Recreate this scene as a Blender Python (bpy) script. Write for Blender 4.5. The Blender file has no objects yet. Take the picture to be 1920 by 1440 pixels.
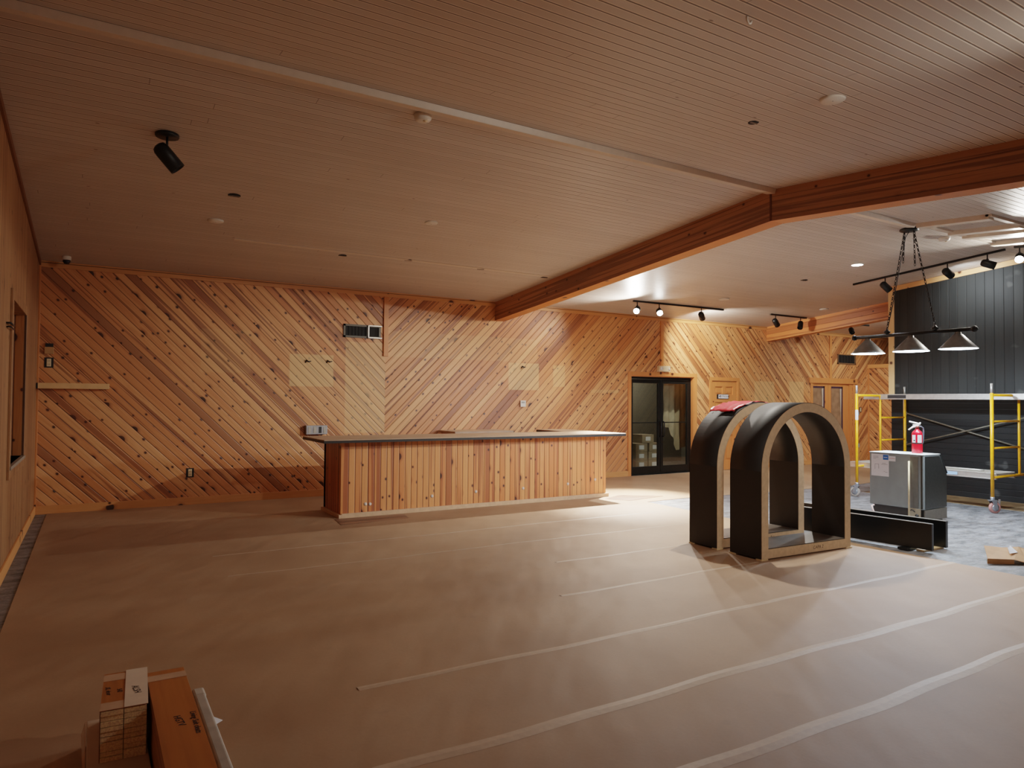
import bpy, bmesh, math, random
from mathutils import Vector, Matrix
random.seed(7)
D = bpy.data; COL = bpy.context.scene.collection
PI = math.pi; S2 = math.sqrt(.5)

# ------------------------------------------------------------------ mesh helper
class MB:
    def __init__(s): s.bm = bmesh.new(); s.mi = 0
    def _f(s, vs, smooth=False):
        try:
            f = s.bm.faces.new(vs); f.material_index = s.mi; f.smooth = smooth; return f
        except ValueError: return None
    def hexa(s, p):
        v = [s.bm.verts.new(q) for q in p]
        for a in ((3,2,1,0),(4,5,6,7),(0,1,5,4),(1,2,6,5),(2,3,7,6),(3,0,4,7)): s._f([v[i] for i in a])
        return s
    def box(s, x0,x1,y0,y1,z0,z1):
        return s.hexa([(x0,y0,z0),(x1,y0,z0),(x1,y1,z0),(x0,y1,z0),(x0,y0,z1),(x1,y0,z1),(x1,y1,z1),(x0,y1,z1)])
    def cbox(s, c, d, rot=None):
        p = [Vector((sx*d[0]/2, sy*d[1]/2, sz*d[2]/2)) for sz in (-1,1) for sx,sy in ((-1,-1),(1,-1),(1,1),(-1,1))]
        if rot is not None: p = [rot @ q for q in p]
        return s.hexa([q + Vector(c) for q in p])
    def prism(s, pts, ext):          # polygon pts (3d), extruded by vector ext
        e = Vector(ext); a = [s.bm.verts.new(q) for q in pts]; b = [s.bm.verts.new(Vector(q)+e) for q in pts]
        n = len(pts); s._f(a[::-1]); s._f(b)
        for i in range(n): s._f([a[i], a[(i+1)%n], b[(i+1)%n], b[i]])
        return s
    def rings(s, rs, cap0=True, cap1=True, smooth=True):
        vv = [[s.bm.verts.new(q) for q in r] for r in rs]; n = len(rs[0])
        for A,B in zip(vv, vv[1:]):
            for i in range(n): s._f([A[i], A[(i+1)%n], B[(i+1)%n], B[i]], smooth)
        if cap0: s._f(vv[0][::-1])
        if cap1: s._f(vv[-1])
        return s
    def tube(s, path, r, n=10, cap=True):
        P = [Vector(p) for p in path]; rs = []
        rad = r if isinstance(r,(list,tuple)) else [r]*len(P)
        ref = None
        for i,p in enumerate(P):
            t = (P[min(i+1,len(P)-1)] - P[max(i-1,0)]).normalized()
            if ref is None:
                ref = Vector((0,0,1)) if abs(t.z) < .9 else Vector((1,0,0))
            a = (ref - t*ref.dot(t)).normalized(); ref = a; b = t.cross(a)
            rs.append([p + (a*math.cos(2*PI*k/n) + b*math.sin(2*PI*k/n))*rad[i] for k in range(n)])
        return s.rings(rs, cap, cap)
    def lathe(s, prof, c=(0,0,0), axis=(0,0,1), n=28, cap0=True, cap1=True):   # prof: (r, h)
        q = Vector((0,0,1)).rotation_difference(Vector(axis).normalized()); c = Vector(c)
        rs = [[c + q @ Vector((r*math.cos(2*PI*k/n), r*math.sin(2*PI*k/n), h)) for k in range(n)] for r,h in prof]
        return s.rings(rs, cap0, cap1)
    def torus(s, c, R, r, mat, sx=1, n=10, m=5):
        rs = []; vv = []
        for i in range(n):
            a = 2*PI*i/n; ring = []
            for j in range(m):
                b = 2*PI*j/m; q = Vector(((R+r*math.cos(b))*math.cos(a)*sx, r*math.sin(b), (R+r*math.cos(b))*math.sin(a)))
                ring.append(s.bm.verts.new(mat @ q + Vector(c)))
            vv.append(ring)
        for i in range(n):
            for j in range(m): s._f([vv[i][j], vv[(i+1)%n][j], vv[(i+1)%n][(j+1)%m], vv[i][(j+1)%m]], True)
        return s
    def build(s, name, mats, parent=None, bev=0, seg=2, loc=None):
        bmesh.ops.remove_doubles(s.bm, verts=s.bm.verts, dist=1e-6) if False else None
        bmesh.ops.recalc_face_normals(s.bm, faces=s.bm.faces)
        me = D.meshes.new(name); s.bm.to_mesh(me); s.bm.free()
        for m in (mats if isinstance(mats,(list,tuple)) else [mats]): me.materials.append(m)
        o = D.objects.new(name, me); COL.objects.link(o)
        if parent: o.parent = parent
        if loc: o.location = loc
        if bev:
            b = o.modifiers.new('bevel','BEVEL'); b.width = bev; b.segments = seg; b.limit_method = 'ANGLE'; b.angle_limit = math.radians(40)
        return o

def tag(o, label=None, cat=None, group=None, kind=None):
    if label: o['label'] = label
    if cat: o['category'] = cat
    if group: o['group'] = group
    if kind: o['kind'] = kind
    return o
def thing(name, label, cat, loc=(0,0,0), rz=0, group=None):
    o = D.objects.new(name, None); COL.objects.link(o); o.location = loc; o.rotation_euler = (0,0,rz); o.empty_display_size = .1
    return tag(o, label, cat, group)
def struct(o, label=None): return tag(o, label, None, None, 'structure')
def copy_tree(o, parent=None):
    c = o.copy(); COL.objects.link(c)
    if parent: c.parent = parent
    for ch in list(o.children): copy_tree(ch, c)
    return c
def text(name, body, size, mat, parent, M, shear=0, ext=.0004):
    cu = D.curves.new(name,'FONT'); cu.body = body; cu.size = size; cu.align_x = 'CENTER'; cu.align_y = 'CENTER'; cu.extrude = ext; cu.shear = shear
    tmp = D.objects.new(name, cu); COL.objects.link(tmp)
    me = D.meshes.new_from_object(tmp, depsgraph=bpy.context.evaluated_depsgraph_get()); me.materials.clear(); me.materials.append(mat)
    D.objects.remove(tmp); o = D.objects.new(name, me); COL.objects.link(o); o.parent = parent; o.matrix_local = M; return o
def frame_m(origin, xdir, ydir):     # text frame: x = reading direction, y = up of letters
    x = Vector(xdir).normalized(); y = Vector(ydir).normalized(); z = x.cross(y)
    M = Matrix((x,y,z)).transposed().to_4x4(); M.translation = Vector(origin); return M

# ------------------------------------------------------------------ materials
def lin(r,g,b):
    f = lambda c: (c/255/12.92) if c/255 <= .04045 else ((c/255+.055)/1.055)**2.4
    return (f(r), f(g), f(b), 1)
class NT:
    def __init__(s, name):
        s.m = D.materials.new(name); s.m.use_nodes = True; s.t = s.m.node_tree; s.n = s.t.nodes; s.l = s.t.links
        s.b = s.n['Principled BSDF']; s.co = None
    def set(s, inp, v):
        if hasattr(v,'is_output') or isinstance(v, bpy.types.NodeSocket): s.l.new(v, inp)
        elif v is not None: inp.default_value = v
    def new(s, typ, **kw):
        x = s.n.new(typ)
        for k,v in kw.items(): setattr(x,k,v)
        return x
    def math(s, op, a, b=None, c=None, clamp=False):
        x = s.new('ShaderNodeMath', operation=op, use_clamp=clamp); s.set(x.inputs[0],a); s.set(x.inputs[1],b)
        if c is not None: s.set(x.inputs[2],c)
        return x.outputs[0]
    def obj(s):
        if s.co is None: s.co = s.new('ShaderNodeTexCoord').outputs['Object']
        return s.co
    def dot(s, v):
        x = s.new('ShaderNodeVectorMath', operation='DOT_PRODUCT'); s.set(x.inputs[0], s.obj()); x.inputs[1].default_value = v; return x.outputs['Value']
    def xyz(s, a=0, b=0, c=0):
        x = s.new('ShaderNodeCombineXYZ'); s.set(x.inputs[0],a); s.set(x.inputs[1],b); s.set(x.inputs[2],c); return x.outputs[0]
    def noise(s, vec, scale=1, detail=3, rough=.5, dim='3D'):
        x = s.new('ShaderNodeTexNoise', noise_dimensions=dim); s.set(x.inputs['Vector'],vec); x.inputs['Scale'].default_value = scale
        x.inputs['Detail'].default_value = detail; x.inputs['Roughness'].default_value = rough; return x.outputs[0]
    def white(s, w):
        x = s.new('ShaderNodeTexWhiteNoise', noise_dimensions='1D'); s.set(x.inputs['W'],w); return x.outputs['Value']
    def step(s, v, a, b, lo=0., hi=1.):
        x = s.new('ShaderNodeMapRange', interpolation_type='SMOOTHSTEP'); s.set(x.inputs['Value'],v)
        s.set(x.inputs['From Min'],a); s.set(x.inputs['From Max'],b); x.inputs['To Min'].default_value = lo; x.inputs['To Max'].default_value = hi
        return x.outputs['Result']
    def mix(s, f, a, b, blend='MIX'):
        x = s.new('ShaderNodeMix', data_type='RGBA', blend_type=blend); s.set(x.inputs[0],f); s.set(x.inputs[6],a); s.set(x.inputs[7],b); return x.outputs[2]
    def bump(s, h, dist=.003, strength=1.):
        x = s.new('ShaderNodeBump'); s.set(x.inputs['Height'],h); x.inputs['Distance'].default_value = dist; x.inputs['Strength'].default_value = strength
        s.l.new(x.outputs[0], s.b.inputs['Normal'])
    def out(s, col=None, rough=None, spec=None, metal=None, coat=None):
        B = s.b.inputs
        s.set(B['Base Color'],col); s.set(B['Roughness'],rough); s.set(B['Specular IOR Level'],spec); s.set(B['Metallic'],metal)
        if coat is not None: B['Coat Weight'].default_value = coat; B['Coat Roughness'].default_value = .25
        return s.m

def flat(name, col, rough=.5, metal=0., spec=.5, var=.06, scale=18, bump=0):
    t = NT(name); n = t.noise(t.obj(), scale, 4)
    c = t.mix(t.step(n,.3,.7), tuple(max(0,v*(1-var)) for v in col[:3])+(1,), tuple(min(1,v*(1+var)) for v in col[:3])+(1,))
    if bump: t.bump(t.noise(t.obj(), scale*6, 3), bump)
    return t.out(c, rough, spec, metal)
def emit(name, col, power):
    t = NT(name); t.b.inputs['Emission Color'].default_value = col; t.b.inputs['Emission Strength'].default_value = power
    return t.out(col, .5)

def pine(name, u, v, off=0., w=.098, light=lin(214,160,98), mid=lin(196,134,74), dark=lin(150,84,42), gable=False, patches=(), knots=1., rough=.38, groove=.0058, streak=1.0, seed=0., tone=.5):
    t = NT(name); M = t.math
    U = t.dot(u); V = M('ADD', t.dot(v), off)
    if gable:
        y = t.dot((0,1,0)); V = M('ADD', V, M('MULTIPLY', M('ABSOLUTE', M('SUBTRACT', y, 4.85)), .0855))
    bv = M('DIVIDE', V, w); idn = M('ADD', M('FLOOR', bv), seed); f = M('FRACT', bv)
    r1 = t.white(idn); r2 = t.white(M('ADD', idn, 171.3)); r3 = t.white(M('ADD', idn, 913.7))
    Ur = M('ADD', U, M('MULTIPLY', r1, 37.))
    # long grain
    g = t.noise(t.xyz(M('MULTIPLY', Ur, 1.3), M('MULTIPLY', V, 42.), M('MULTIPLY', idn, 3.1)), 1, 4, .55)
    rings = M('SINE', M('MULTIPLY', t.noise(t.xyz(M('MULTIPLY', Ur, .9), M('MULTIPLY', V, 9.), M('MULTIPLY', idn, 5.7)), 1, 2), 42.))
    fac = M('ADD', M('MULTIPLY', g, .55), M('MULTIPLY', r2, tone))
    fac = M('ADD', fac, M('MULTIPLY', rings, .06))
    col = t.mix(t.step(fac, .2, .85), light, mid)
    # dark heartwood streaks
    st = t.noise(t.xyz(M('MULTIPLY', Ur, .28), M('MULTIPLY', V, 17.), M('MULTIPLY', idn, 2.3)), 1, 2, .5)
    th = M('SUBTRACT', .62, M('MULTIPLY', M('POWER', r3, 3.), .27))
    sm = t.step(st, th, M('ADD', th, .07))
    col = t.mix(M('MULTIPLY', sm, .72*streak), col, dark)
    # knots
    if knots:
        vo = t.new('ShaderNodeTexVoronoi', voronoi_dimensions='2D', feature='F1')
        warp = M('MULTIPLY', M('SUBTRACT', t.noise(t.obj(), 14, 2), .5), .03)
        t.set(vo.inputs['Vector'], t.xyz(M('ADD', M('MULTIPLY', Ur, 3.6), M('MULTIPLY', idn, 5.31)), M('ADD', M('ADD', M('MULTIPLY', M('MULTIPLY', f, w), 4.4), M('MULTIPLY', idn, 3.)), warp), 0)); vo.inputs['Scale'].default_value = 1
        dist = vo.outputs['Distance']; sp = t.new('ShaderNodeSeparateColor'); t.set(sp.inputs[0], vo.outputs['Color'])
        on = M('GREATER_THAN', sp.outputs[0], 1 - .8*knots)
        r0 = M('ADD', .05, M('MULTIPLY', M('POWER', sp.outputs[1], 2.), .13)); r0 = M('MULTIPLY', r0, on)
        halo = t.step(dist, M('MULTIPLY', r0, 2.1), M('MULTIPLY', r0, .9))
        core = t.step(dist, M('MULTIPLY', r0, 1.15), M('MULTIPLY', r0, .8))
        col = t.mix(M('MULTIPLY', halo, .5), col, dark)
        kc = t.mix(sp.outputs[2], lin(70,30,18), lin(38,22,20))
        col = t.mix(M('MULTIPLY', core, .93), col, kc)
    # faded rectangles where things used to hang
    if patches:
        x = t.dot((1,0,0)); z = t.dot((0,0,1)); acc = None
        for (x0,x1,z0,z1,a) in patches:
            e = .012
            mk = M('MULTIPLY', M('MULTIPLY', t.step(x,x0-e,x0+e), t.step(x,x1+e,x1-e)), M('MULTIPLY', t.step(z,z0-e,z0+e), t.step(z,z1+e,z1-e)))
            mk = M('MULTIPLY', mk, a); acc = mk if acc is None else M('MAXIMUM', acc, mk)
        col = t.mix(acc, col, lin(236,196,136))
    edge = M('MULTIPLY', M('MINIMUM', f, M('SUBTRACT', 1., f)), w)
    gm = t.step(edge, groove*.25, groove)
    col = t.mix(M('MULTIPLY', M('SUBTRACT', 1., gm), .85), col, lin(58,26,12))
    t.bump(M('ADD', t.step(edge, 0, groove*2.), M('MULTIPLY', g, .06)), .004, .8)
    return t.out(col, M('ADD', rough, M('MULTIPLY', g, .12)), .5)

Z = (0,0,1)
BP = [(2.54,3.21,1.69,2.18,.55),(3.40,4.06,.97,2.41,.38),(6.39,7.04,1.69,2.18,.5),(7.36,7.63,1.76,2.16,.4),(8.24,8.94,1.66,1.72,.35),(1.31,1.98,1.87,2.49,.12),
      (4.1,7.0,2.2,2.62,.16),(12.92,13.6,1.43,1.98,.4),(14.14,14.67,1.37,2.0,.4),(10.9,11.3,1.55,2.0,.15),(8.0,8.9,2.3,2.7,.12)]
PW = dict(light=lin(226,164,108), mid=lin(200,128,76), dark=lin(128,68,40))
pineA = pine('pine_diagonal_falling', (S2,0,-S2), (S2,0,S2), -4.06*S2, patches=BP, **PW)
pineB = pine('pine_diagonal_rising', (S2,0,S2), (-S2,0,S2), 4.06*S2, patches=BP, seed=300, **PW)
pineC = pine('pine_diagonal_falling_far', (S2,0,-S2), (S2,0,S2), -10.07*S2, patches=BP, seed=600, **PW)
pineD = pine('pine_diagonal_rising_far', (S2,0,S2), (-S2,0,S2), 15.7*S2, patches=(), seed=900, **PW)
pineE = pine('pine_diagonal_end', (0,S2,S2), (0,-S2,S2), 10.72*S2-(17.3-15.7)*S2, seed=900, **PW)
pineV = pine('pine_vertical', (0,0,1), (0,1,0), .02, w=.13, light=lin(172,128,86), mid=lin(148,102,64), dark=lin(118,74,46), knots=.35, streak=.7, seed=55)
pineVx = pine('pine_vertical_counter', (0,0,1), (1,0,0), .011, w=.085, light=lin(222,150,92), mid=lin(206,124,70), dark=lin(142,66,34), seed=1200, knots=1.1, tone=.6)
pineVy = pine('pine_vertical_counter_end', (0,0,1), (0,1,0), 0, w=.085, light=lin(200,120,70), mid=lin(180,98,52), dark=lin(120,58,30), seed=1500, knots=.4)
trimX = pine('pine_trim_horizontal', (1,0,0), (0,.6,.8), 3, w=3.0, light=lin(226,170,112), mid=lin(208,144,86), knots=.25, streak=0, seed=11)
trimZ = pine('pine_trim_vertical', (0,0,1), (.8,.6,0), 30, w=60.0, light=lin(226,158,94), mid=lin(206,130,72), knots=.2, streak=0, seed=21)
trimY = pine('pine_trim_along', (0,1,0), (.6,0,.8), 30, w=60.0, light=lin(226,158,94), mid=lin(206,130,72), knots=.2, streak=0, seed=27)
paleY = pine('pale_pine_along', (0,1,0), (.6,0,.8), 30, w=60.0, light=lin(236,186,128), mid=lin(222,166,106), knots=.15, streak=.1, seed=31)
paleZ = pine('pale_pine_vertical', (0,0,1), (.6,.8,0), 30, w=60.0, light=lin(236,196,142), mid=lin(224,178,120), knots=.15, streak=.1, seed=41)
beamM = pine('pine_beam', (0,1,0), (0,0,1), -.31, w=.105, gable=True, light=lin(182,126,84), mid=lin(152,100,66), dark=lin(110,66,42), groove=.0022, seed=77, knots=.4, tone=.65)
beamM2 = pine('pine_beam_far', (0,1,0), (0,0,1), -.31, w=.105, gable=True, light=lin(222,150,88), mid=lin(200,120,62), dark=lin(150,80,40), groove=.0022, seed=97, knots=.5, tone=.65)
beamU = pine('pine_beam_underside', (0,1,0), (1,0,0), .02, w=.4, light=lin(210,134,72), mid=lin(186,106,54), knots=.3, streak=0, seed=87)

def ceiling_mat():
    t = NT('painted_plank_ceiling'); M = t.math; w = .0852
    U = t.dot((1,0,0)); V = t.dot((0,1,0)); bv = M('DIVIDE', V, w); idn = M('FLOOR', bv); f = M('FRACT', bv)
    r1 = t.white(idn); r2 = t.white(M('ADD', idn, 77.7))
    base = t.mix(r1, lin(190,180,172), lin(202,192,184))
    base = t.mix(M('MULTIPLY', t.step(t.noise(t.obj(), .8, 3), .35, .7), .35), base, lin(182,170,160))
    gr = t.noise(t.xyz(M('MULTIPLY', U, 1.2), M('MULTIPLY', V, 60.), 0), 1, 3)
    base = t.mix(M('MULTIPLY', gr, .12), base, lin(168,146,126))
    edge = M('MULTIPLY', M('MINIMUM', f, M('SUBTRACT', 1., f)), w)
    lip_glint = M('MULTIPLY', t.step(edge, .014, .009), t.step(edge, .005, .007))
    base = t.mix(M('MULTIPLY', lip_glint, .8), base, lin(246,234,220))  # glint on the plank edges, painted into the colour as lighter lines
    gm = t.step(edge, .0018, .0056)
    base = t.mix(M('MULTIPLY', M('SUBTRACT', 1., gm), .85), base, lin(70,52,38))
    # butt joints on some planks
    s = M('ADD', M('DIVIDE', U, 3.6), M('MULTIPLY', r1, 9.)); sid = M('ADD', M('FLOOR', s), M('MULTIPLY', idn, 13.3)); ok = M('GREATER_THAN', t.white(sid), .55)
    jm = M('MULTIPLY', M('LESS_THAN', M('FRACT', s), .0016), ok)
    base = t.mix(M('MULTIPLY', jm, .6), base, lin(70,50,36))
    # a few knots bleeding through
    vo = t.new('ShaderNodeTexVoronoi', voronoi_dimensions='2D'); t.set(vo.inputs['Vector'], t.xyz(M('MULTIPLY', U, 1.4), M('MULTIPLY', V, 2.6))); vo.inputs['Scale'].default_value = 1
    sp = t.new('ShaderNodeSeparateColor'); t.set(sp.inputs[0], vo.outputs['Color'])
    k = M('MULTIPLY', t.step(vo.outputs['Distance'], .03, .012), M('GREATER_THAN', sp.outputs[0], .86))
    base = t.mix(M('MULTIPLY', k, .75), base, lin(84,52,34))
    t.bump(t.step(edge, 0, .008), .005, .9)
    return t.out(base, .42, .45)
ceilM = ceiling_mat()
whiteTrim = flat('white_painted_trim', lin(214,200,184), .4, var=.03)
whitePl = flat('white_plastic', lin(226,220,210), .4, var=.02)
ivoryPl = flat('ivory_plastic', lin(226,206,168), .4, var=.02)

def paper_mat():
    t = NT('kraft_floor_paper'); M = t.math; P = t.obj()
    n1 = t.noise(P, 1.1, 3, .5); n2 = t.noise(P, 55, 2); n3 = t.noise(t.xyz(M('MULTIPLY', t.dot((.6,.8,0)), .9), M('MULTIPLY', t.dot((-.8,.6,0)), 2.6), 0), 1.0, 2)
    c = t.mix(t.step(n1,.3,.7), lin(158,126,97), lin(173,141,111))
    c = t.mix(M('MULTIPLY', n2, .3), c, lin(140,110,84))
    c = t.mix(M('MULTIPLY', t.step(t.noise(P, 4.5, 4, .6),.62,.78), .25), c, lin(134,112,94))
    t.bump(M('ADD', n3, M('MULTIPLY', n2, .02)), .045, .5)
    return t.out(c, .62, .3)
paperM = paper_mat()
tapeM = flat('masking_tape', lin(184,159,135), .55, spec=.3, var=.05, scale=30)
def stone_mat():
    t = NT('grey_stone_floor'); M = t.math; P = t.obj()
    n = t.noise(t.xyz(M('MULTIPLY', t.dot((1,0,0)), 1.5), M('MULTIPLY', t.dot((0,1,0)), 3.2), 0), 2.4, 6, .68)
    c = t.mix(t.step(n,.32,.66), lin(58,60,64), lin(132,134,138))
    n2 = t.noise(P, 9, 5, .7); c = t.mix(M('MULTIPLY', t.step(n2,.42,.7),.6), c, lin(104,98,92))
    n3 = t.noise(P, 34, 4, .7); c = t.mix(M('MULTIPLY', t.step(n3,.5,.75),.4), c, lin(190,186,182))
    t.bump(M('ADD', n2, M('MULTIPLY', n3, .5)), .008, .7); return t.out(c, .55, .4)
stoneM = stone_mat()
subfl = flat('bare_subfloor', lin(146,122,88), .7, var=.2, scale=5)
plankDark = pine('dark_floor_planks', (1,0,0), (0,1,0), 0, w=.12, light=lin(140,104,78), mid=lin(116,82,60), dark=lin(84,58,42), knots=.1, seed=400)

def black_boards(name, v, w, off=0, a=lin(23,24,23), b=lin(48,49,47)):
    t = NT(name); M = t.math; u = (0,0,1) if v[2] == 0 else (0,1,0)
    U = t.dot(u); V = M('ADD', t.dot(v), off); bv = M('DIVIDE', V, w); idn = M('FLOOR', bv); f = M('FRACT', bv); r = t.white(idn)
    g = t.noise(t.xyz(M('MULTIPLY', U, 1.5), M('MULTIPLY', V, 40.), M('MULTIPLY', idn, 3.)), 1, 4, .6)
    c = t.mix(M('ADD', M('MULTIPLY', r, .4), M('MULTIPLY', g, .6)), a, b)
    k = t.noise(t.obj(), 3.2, 2); c = t.mix(M('MULTIPLY', t.step(k,.68,.76), .35), c, lin(96,96,94))
    edge = M('MULTIPLY', M('MINIMUM', f, M('SUBTRACT', 1., f)), w); gm = t.step(edge, .001, .004)
    c = t.mix(M('MULTIPLY', M('SUBTRACT',1.,gm),.8), c, lin(8,8,8)); t.bump(M('ADD', t.step(edge,0,.008), M('MULTIPLY', g, .15)), .004, .8)
    return t.out(c, .62, .3)
blackV = black_boards('black_vertical_boards', (0,1,0), .135)
blackH = black_boards('black_horizontal_boards', (0,0,1), .095, 0, lin(9,9,9), lin(24,24,23))
blackLam = flat('black_laminate', lin(26,25,24), .6, var=.1, scale=8)
blackDeep = flat('black_laminate_inside', lin(24,22,20), .55, var=.1, scale=8)
blackGloss = flat('black_painted_board', lin(12,12,12), .3, var=.2, scale=6)
mdf = flat('raw_mdf_edge', lin(208,184,152), .7, var=.08, scale=24, bump=.0006)
blackMet = flat('black_metal', lin(22,22,22), .45, .3, var=.1)
bronze = flat('dark_bronze_aluminium', lin(34,32,28), .38, .5, var=.1)
steel = flat('brushed_steel', lin(92,92,88), .36, .8, var=.08, scale=30)
greyPaint = flat('grey_galvanised_sheet', lin(138,146,146), .72, .0, var=.06, scale=6)
alu = flat('aluminium', lin(190,188,182), .36, .75, var=.08)
aluGrey = flat('grey_platform_deck', lin(176,170,158), .5, .2, var=.1)
zinc = flat('zinc_plated_metal', lin(168,172,178), .35, .8, var=.1)
yellow = flat('yellow_scaffold_paint', lin(232,160,20), .36, var=.08)
greyBrace = flat('weathered_brace_metal', lin(112,106,92), .5, .5, var=.15)
redP = flat('red_enamel', lin(190,14,28), .25, var=.05)
redPlastic = flat('red_plastic_sheet', lin(206,40,52), .35, var=.12, scale=20)
rubber = flat('grey_rubber', lin(150,140,130), .6, var=.1)
pinkRub = flat('rose_rubber_tread', lin(176,120,112), .6, var=.1)
blackRub = flat('black_rubber', lin(18,18,18), .5, var=.1)
paperWh = flat('white_paper', lin(232,232,236), .6, var=.02)
inkM = flat('black_ink', lin(24,20,20), .6, var=.02)
inkGrey = flat('grey_print', lin(130,130,140), .6, var=.02)
blueLab = flat('blue_label', lin(30,104,186), .5, var=.05)
stickM = flat('pale_wooden_stick', lin(214,190,146), .6, var=.1)
darkHole = flat('dark_void', lin(14,12,11), .8, var=.2)
carton = flat('brown_cardboard', lin(176,132,88), .7, var=.08, scale=9)
cartonDk = flat('dusty_carton', lin(150,134,112), .7, var=.1, scale=9)
chip = flat('chipboard_end_grain', lin(250,220,178), .8, var=.22, scale=150)
caramel = pine('caramel_veneer', (0,1,0), (1,0,.3), 3, w=6.0, light=lin(178,108,46), mid=lin(152,86,34), dark=lin(116,60,24), knots=0, streak=.3, seed=5, groove=.0005)
plywood = pine('layered_plank_edge', (0,1,0), (0,0,1), 0, w=.012, light=lin(196,130,74), mid=lin(168,100,54), dark=lin(110,60,30), knots=0, streak=.2, seed=6, groove=.0015)
clearTape = flat('clear_packing_tape', lin(196,160,130), .18, var=.08, scale=12)
wrapM = flat('grey_foam_wrap', lin(172,162,148), .55, var=.1, scale=14)
topM = flat('brown_paper_counter_cover', lin(178,148,122), .5, var=.12, scale=4)
edgeBlk = flat('black_counter_edge', lin(20,16,14), .5, var=.1)
bulbW = emit('lit_lamp_lens_warm', (1,.95,.86,1), 120)
bulbC = emit('lit_lamp_lens_cool', (.95,.97,1,1), 60)
shadeOut = flat('pewter_shade', lin(120,120,118), .38, .6, var=.08)
shadeIn = emit('lit_white_shade_inside', (.85,.92,1,1), 5)
def glass_mat():
    t = NT('dark_tinted_glass'); t.n.remove(t.b); g = t.new('ShaderNodeBsdfGlossy'); g.inputs['Roughness'].default_value = .01; g.inputs['Color'].default_value = (.9,.9,.86,1)
    p = t.new('ShaderNodeBsdfTransparent'); p.inputs['Color'].default_value = (.72,.74,.66,1)
    x = t.new('ShaderNodeMixShader'); x.inputs[0].default_value = .13; t.set(x.inputs[1], p.outputs[0]); t.set(x.inputs[2], g.outputs[0])
    t.l.new(x.outputs[0], t.n['Material Output'].inputs['Surface']); return t.m
glassM = glass_mat()
paneBrown = flat('brown_paper_behind_glass', lin(140,112,88), .22, var=.16, scale=7)
purple = flat('purple_masking_tape', lin(52,34,58), .5, var=.1)
vestW = flat('dim_vestibule_wall', lin(120,116,104), .8, var=.06)

# ------------------------------------------------------------------ room constants
YB, XL, XB1, XB2 = 10.72, -.61, 6.10, 13.33
def zc(y): return 3.745 - .0855*abs(y-4.85)

# floor
o = MB().box(-1.2,21,-1.6,13.1,-.1,0).build('floor', stoneM); struct(o,'grey mottled stone floor')
c = MB().box(11.17,12.05,-1,6.98,0,.006).build('subfloor_strip', subfl, o)
# dark planks left bare beside the bar
MB().prism([(2.55,8.12,.007),(3.45,8.22,.007),(3.5,8.5,.007),(2.6,8.56,.007)],(0,0,.002)).build('bare_floor_patch', plankDark, o)
MB().prism([(6.95,8.05,.007),(7.75,8.2,.007),(7.2,8.62,.007),(6.75,8.4,.007)],(0,0,.002)).build('bare_floor_patch', plankDark, o)
# protective paper
pp = thing('floor_protection_paper','brown kraft paper sheeting taped down over most of the floor','floor paper',(0,0,0)); pp['kind'] = 'structure'
m = MB()
m.prism([(-.47,-1,0),(6.95,-1,0),(6.97,2.0,0),(6.955,3.0,0),(7.0,4.5,0),(7.05,6.4,0),(7.1,7.86,0),(-.47,7.86,0)],(0,0,.006))
m.prism([(-.47,7.8601,0),(7.1,7.8601,0),(7.9,7.9,0),(9.3,7.82,0),(11.8,7.66,0),(12.7,7.78,0),(17.28,7.8,0),(17.28,10.7,0),(-.47,10.7,0)],(0,0,.006))
m.build('paper_sheet', paperM, pp)
for y,x0,x1,hw in ((2.05,1.6,6.96,.045),(2.69,1.0,6.95,.04),(3.49,1.2,6.97,.026),(4.40,3.1,5.35,.022),(5.32,3.7,5.42,.018),(6.24,1.0,6.9,.012),(7.1,1.0,6.9,.012)):
    m = MB(); n = 40; pts = []
    for i in range(n+1):
        x = x0+(x1-x0)*i/n; pts.append((x, y+.012*math.sin(x*2.1+y*5)+.006*math.sin(x*7), .0065))
    up = [(p[0],p[1]+hw,p[2]) for p in pts]; dn = [(p[0],p[1]-hw,p[2]) for p in pts]
    mid1 = [(p[0],p[1],p[2]+.0035) for p in pts]
    m.rings([[dn[i],mid1[i],up[i]] for i in range(n+1)], False, False, False)
    m.build('tape_strip', tapeM, pp)

# ceiling (two slopes)
m = MB()
yf = -1.05
m.prism([(-1,YB+.3,zc(YB+.3)),(-1,4.85,zc(4.85)),(-1,yf,zc(yf)),(-1,yf,zc(yf)+.1),(-1,4.85,zc(4.85)+.1),(-1,YB+.3,zc(YB+.3)+.1)],(22,0,0))
o = m.build('ceiling', ceilM); struct(o,'white painted plank ceiling folded at a ridge')
# ridge trim left of beam
def ridge(x0,x1): return MB().prism([(x0,4.775,zc(4.775)+.01),(x0,4.795,zc(4.79)-.05),(x0,4.90,zc(4.90)-.03),(x0,4.925,zc(4.925)+.01)],(x1-x0,0,0))
struct(ridge(XL,6.1).build('trim_1', whiteTrim, bev=.004),'white ridge board left of the big beam')
struct(ridge(6.3,8.73).build('trim_2', whiteTrim, bev=.004),'white ridge board beyond the big beam')
k = 3
for x in (8.73,9.47,9.82,10.57):
    m = MB().prism([(x,4.78,zc(4.78)+.01),(x,3.96,zc(3.96)+.01),(x,3.96,zc(3.96)-.055),(x,4.78,zc(4.78)-.055)],(.12,0,0))
    struct(m.build('trim_%d'%k, whiteTrim, bev=.003),'white cross board of the ceiling panelling'); k += 1
for x0,x1 in ((8.85,9.47),(9.59,9.82),(9.94,10.57)):
    struct(MB().prism([(x0,4.80,zc(4.80)+.01),(x0,4.71,zc(4.71)+.01),(x0,4.71,zc(4.71)-.022),(x0,4.80,zc(4.80)-.022)],(x1-x0,0,0)).build('trim_%d'%k, whiteTrim, bev=.003)); k += 1
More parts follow.
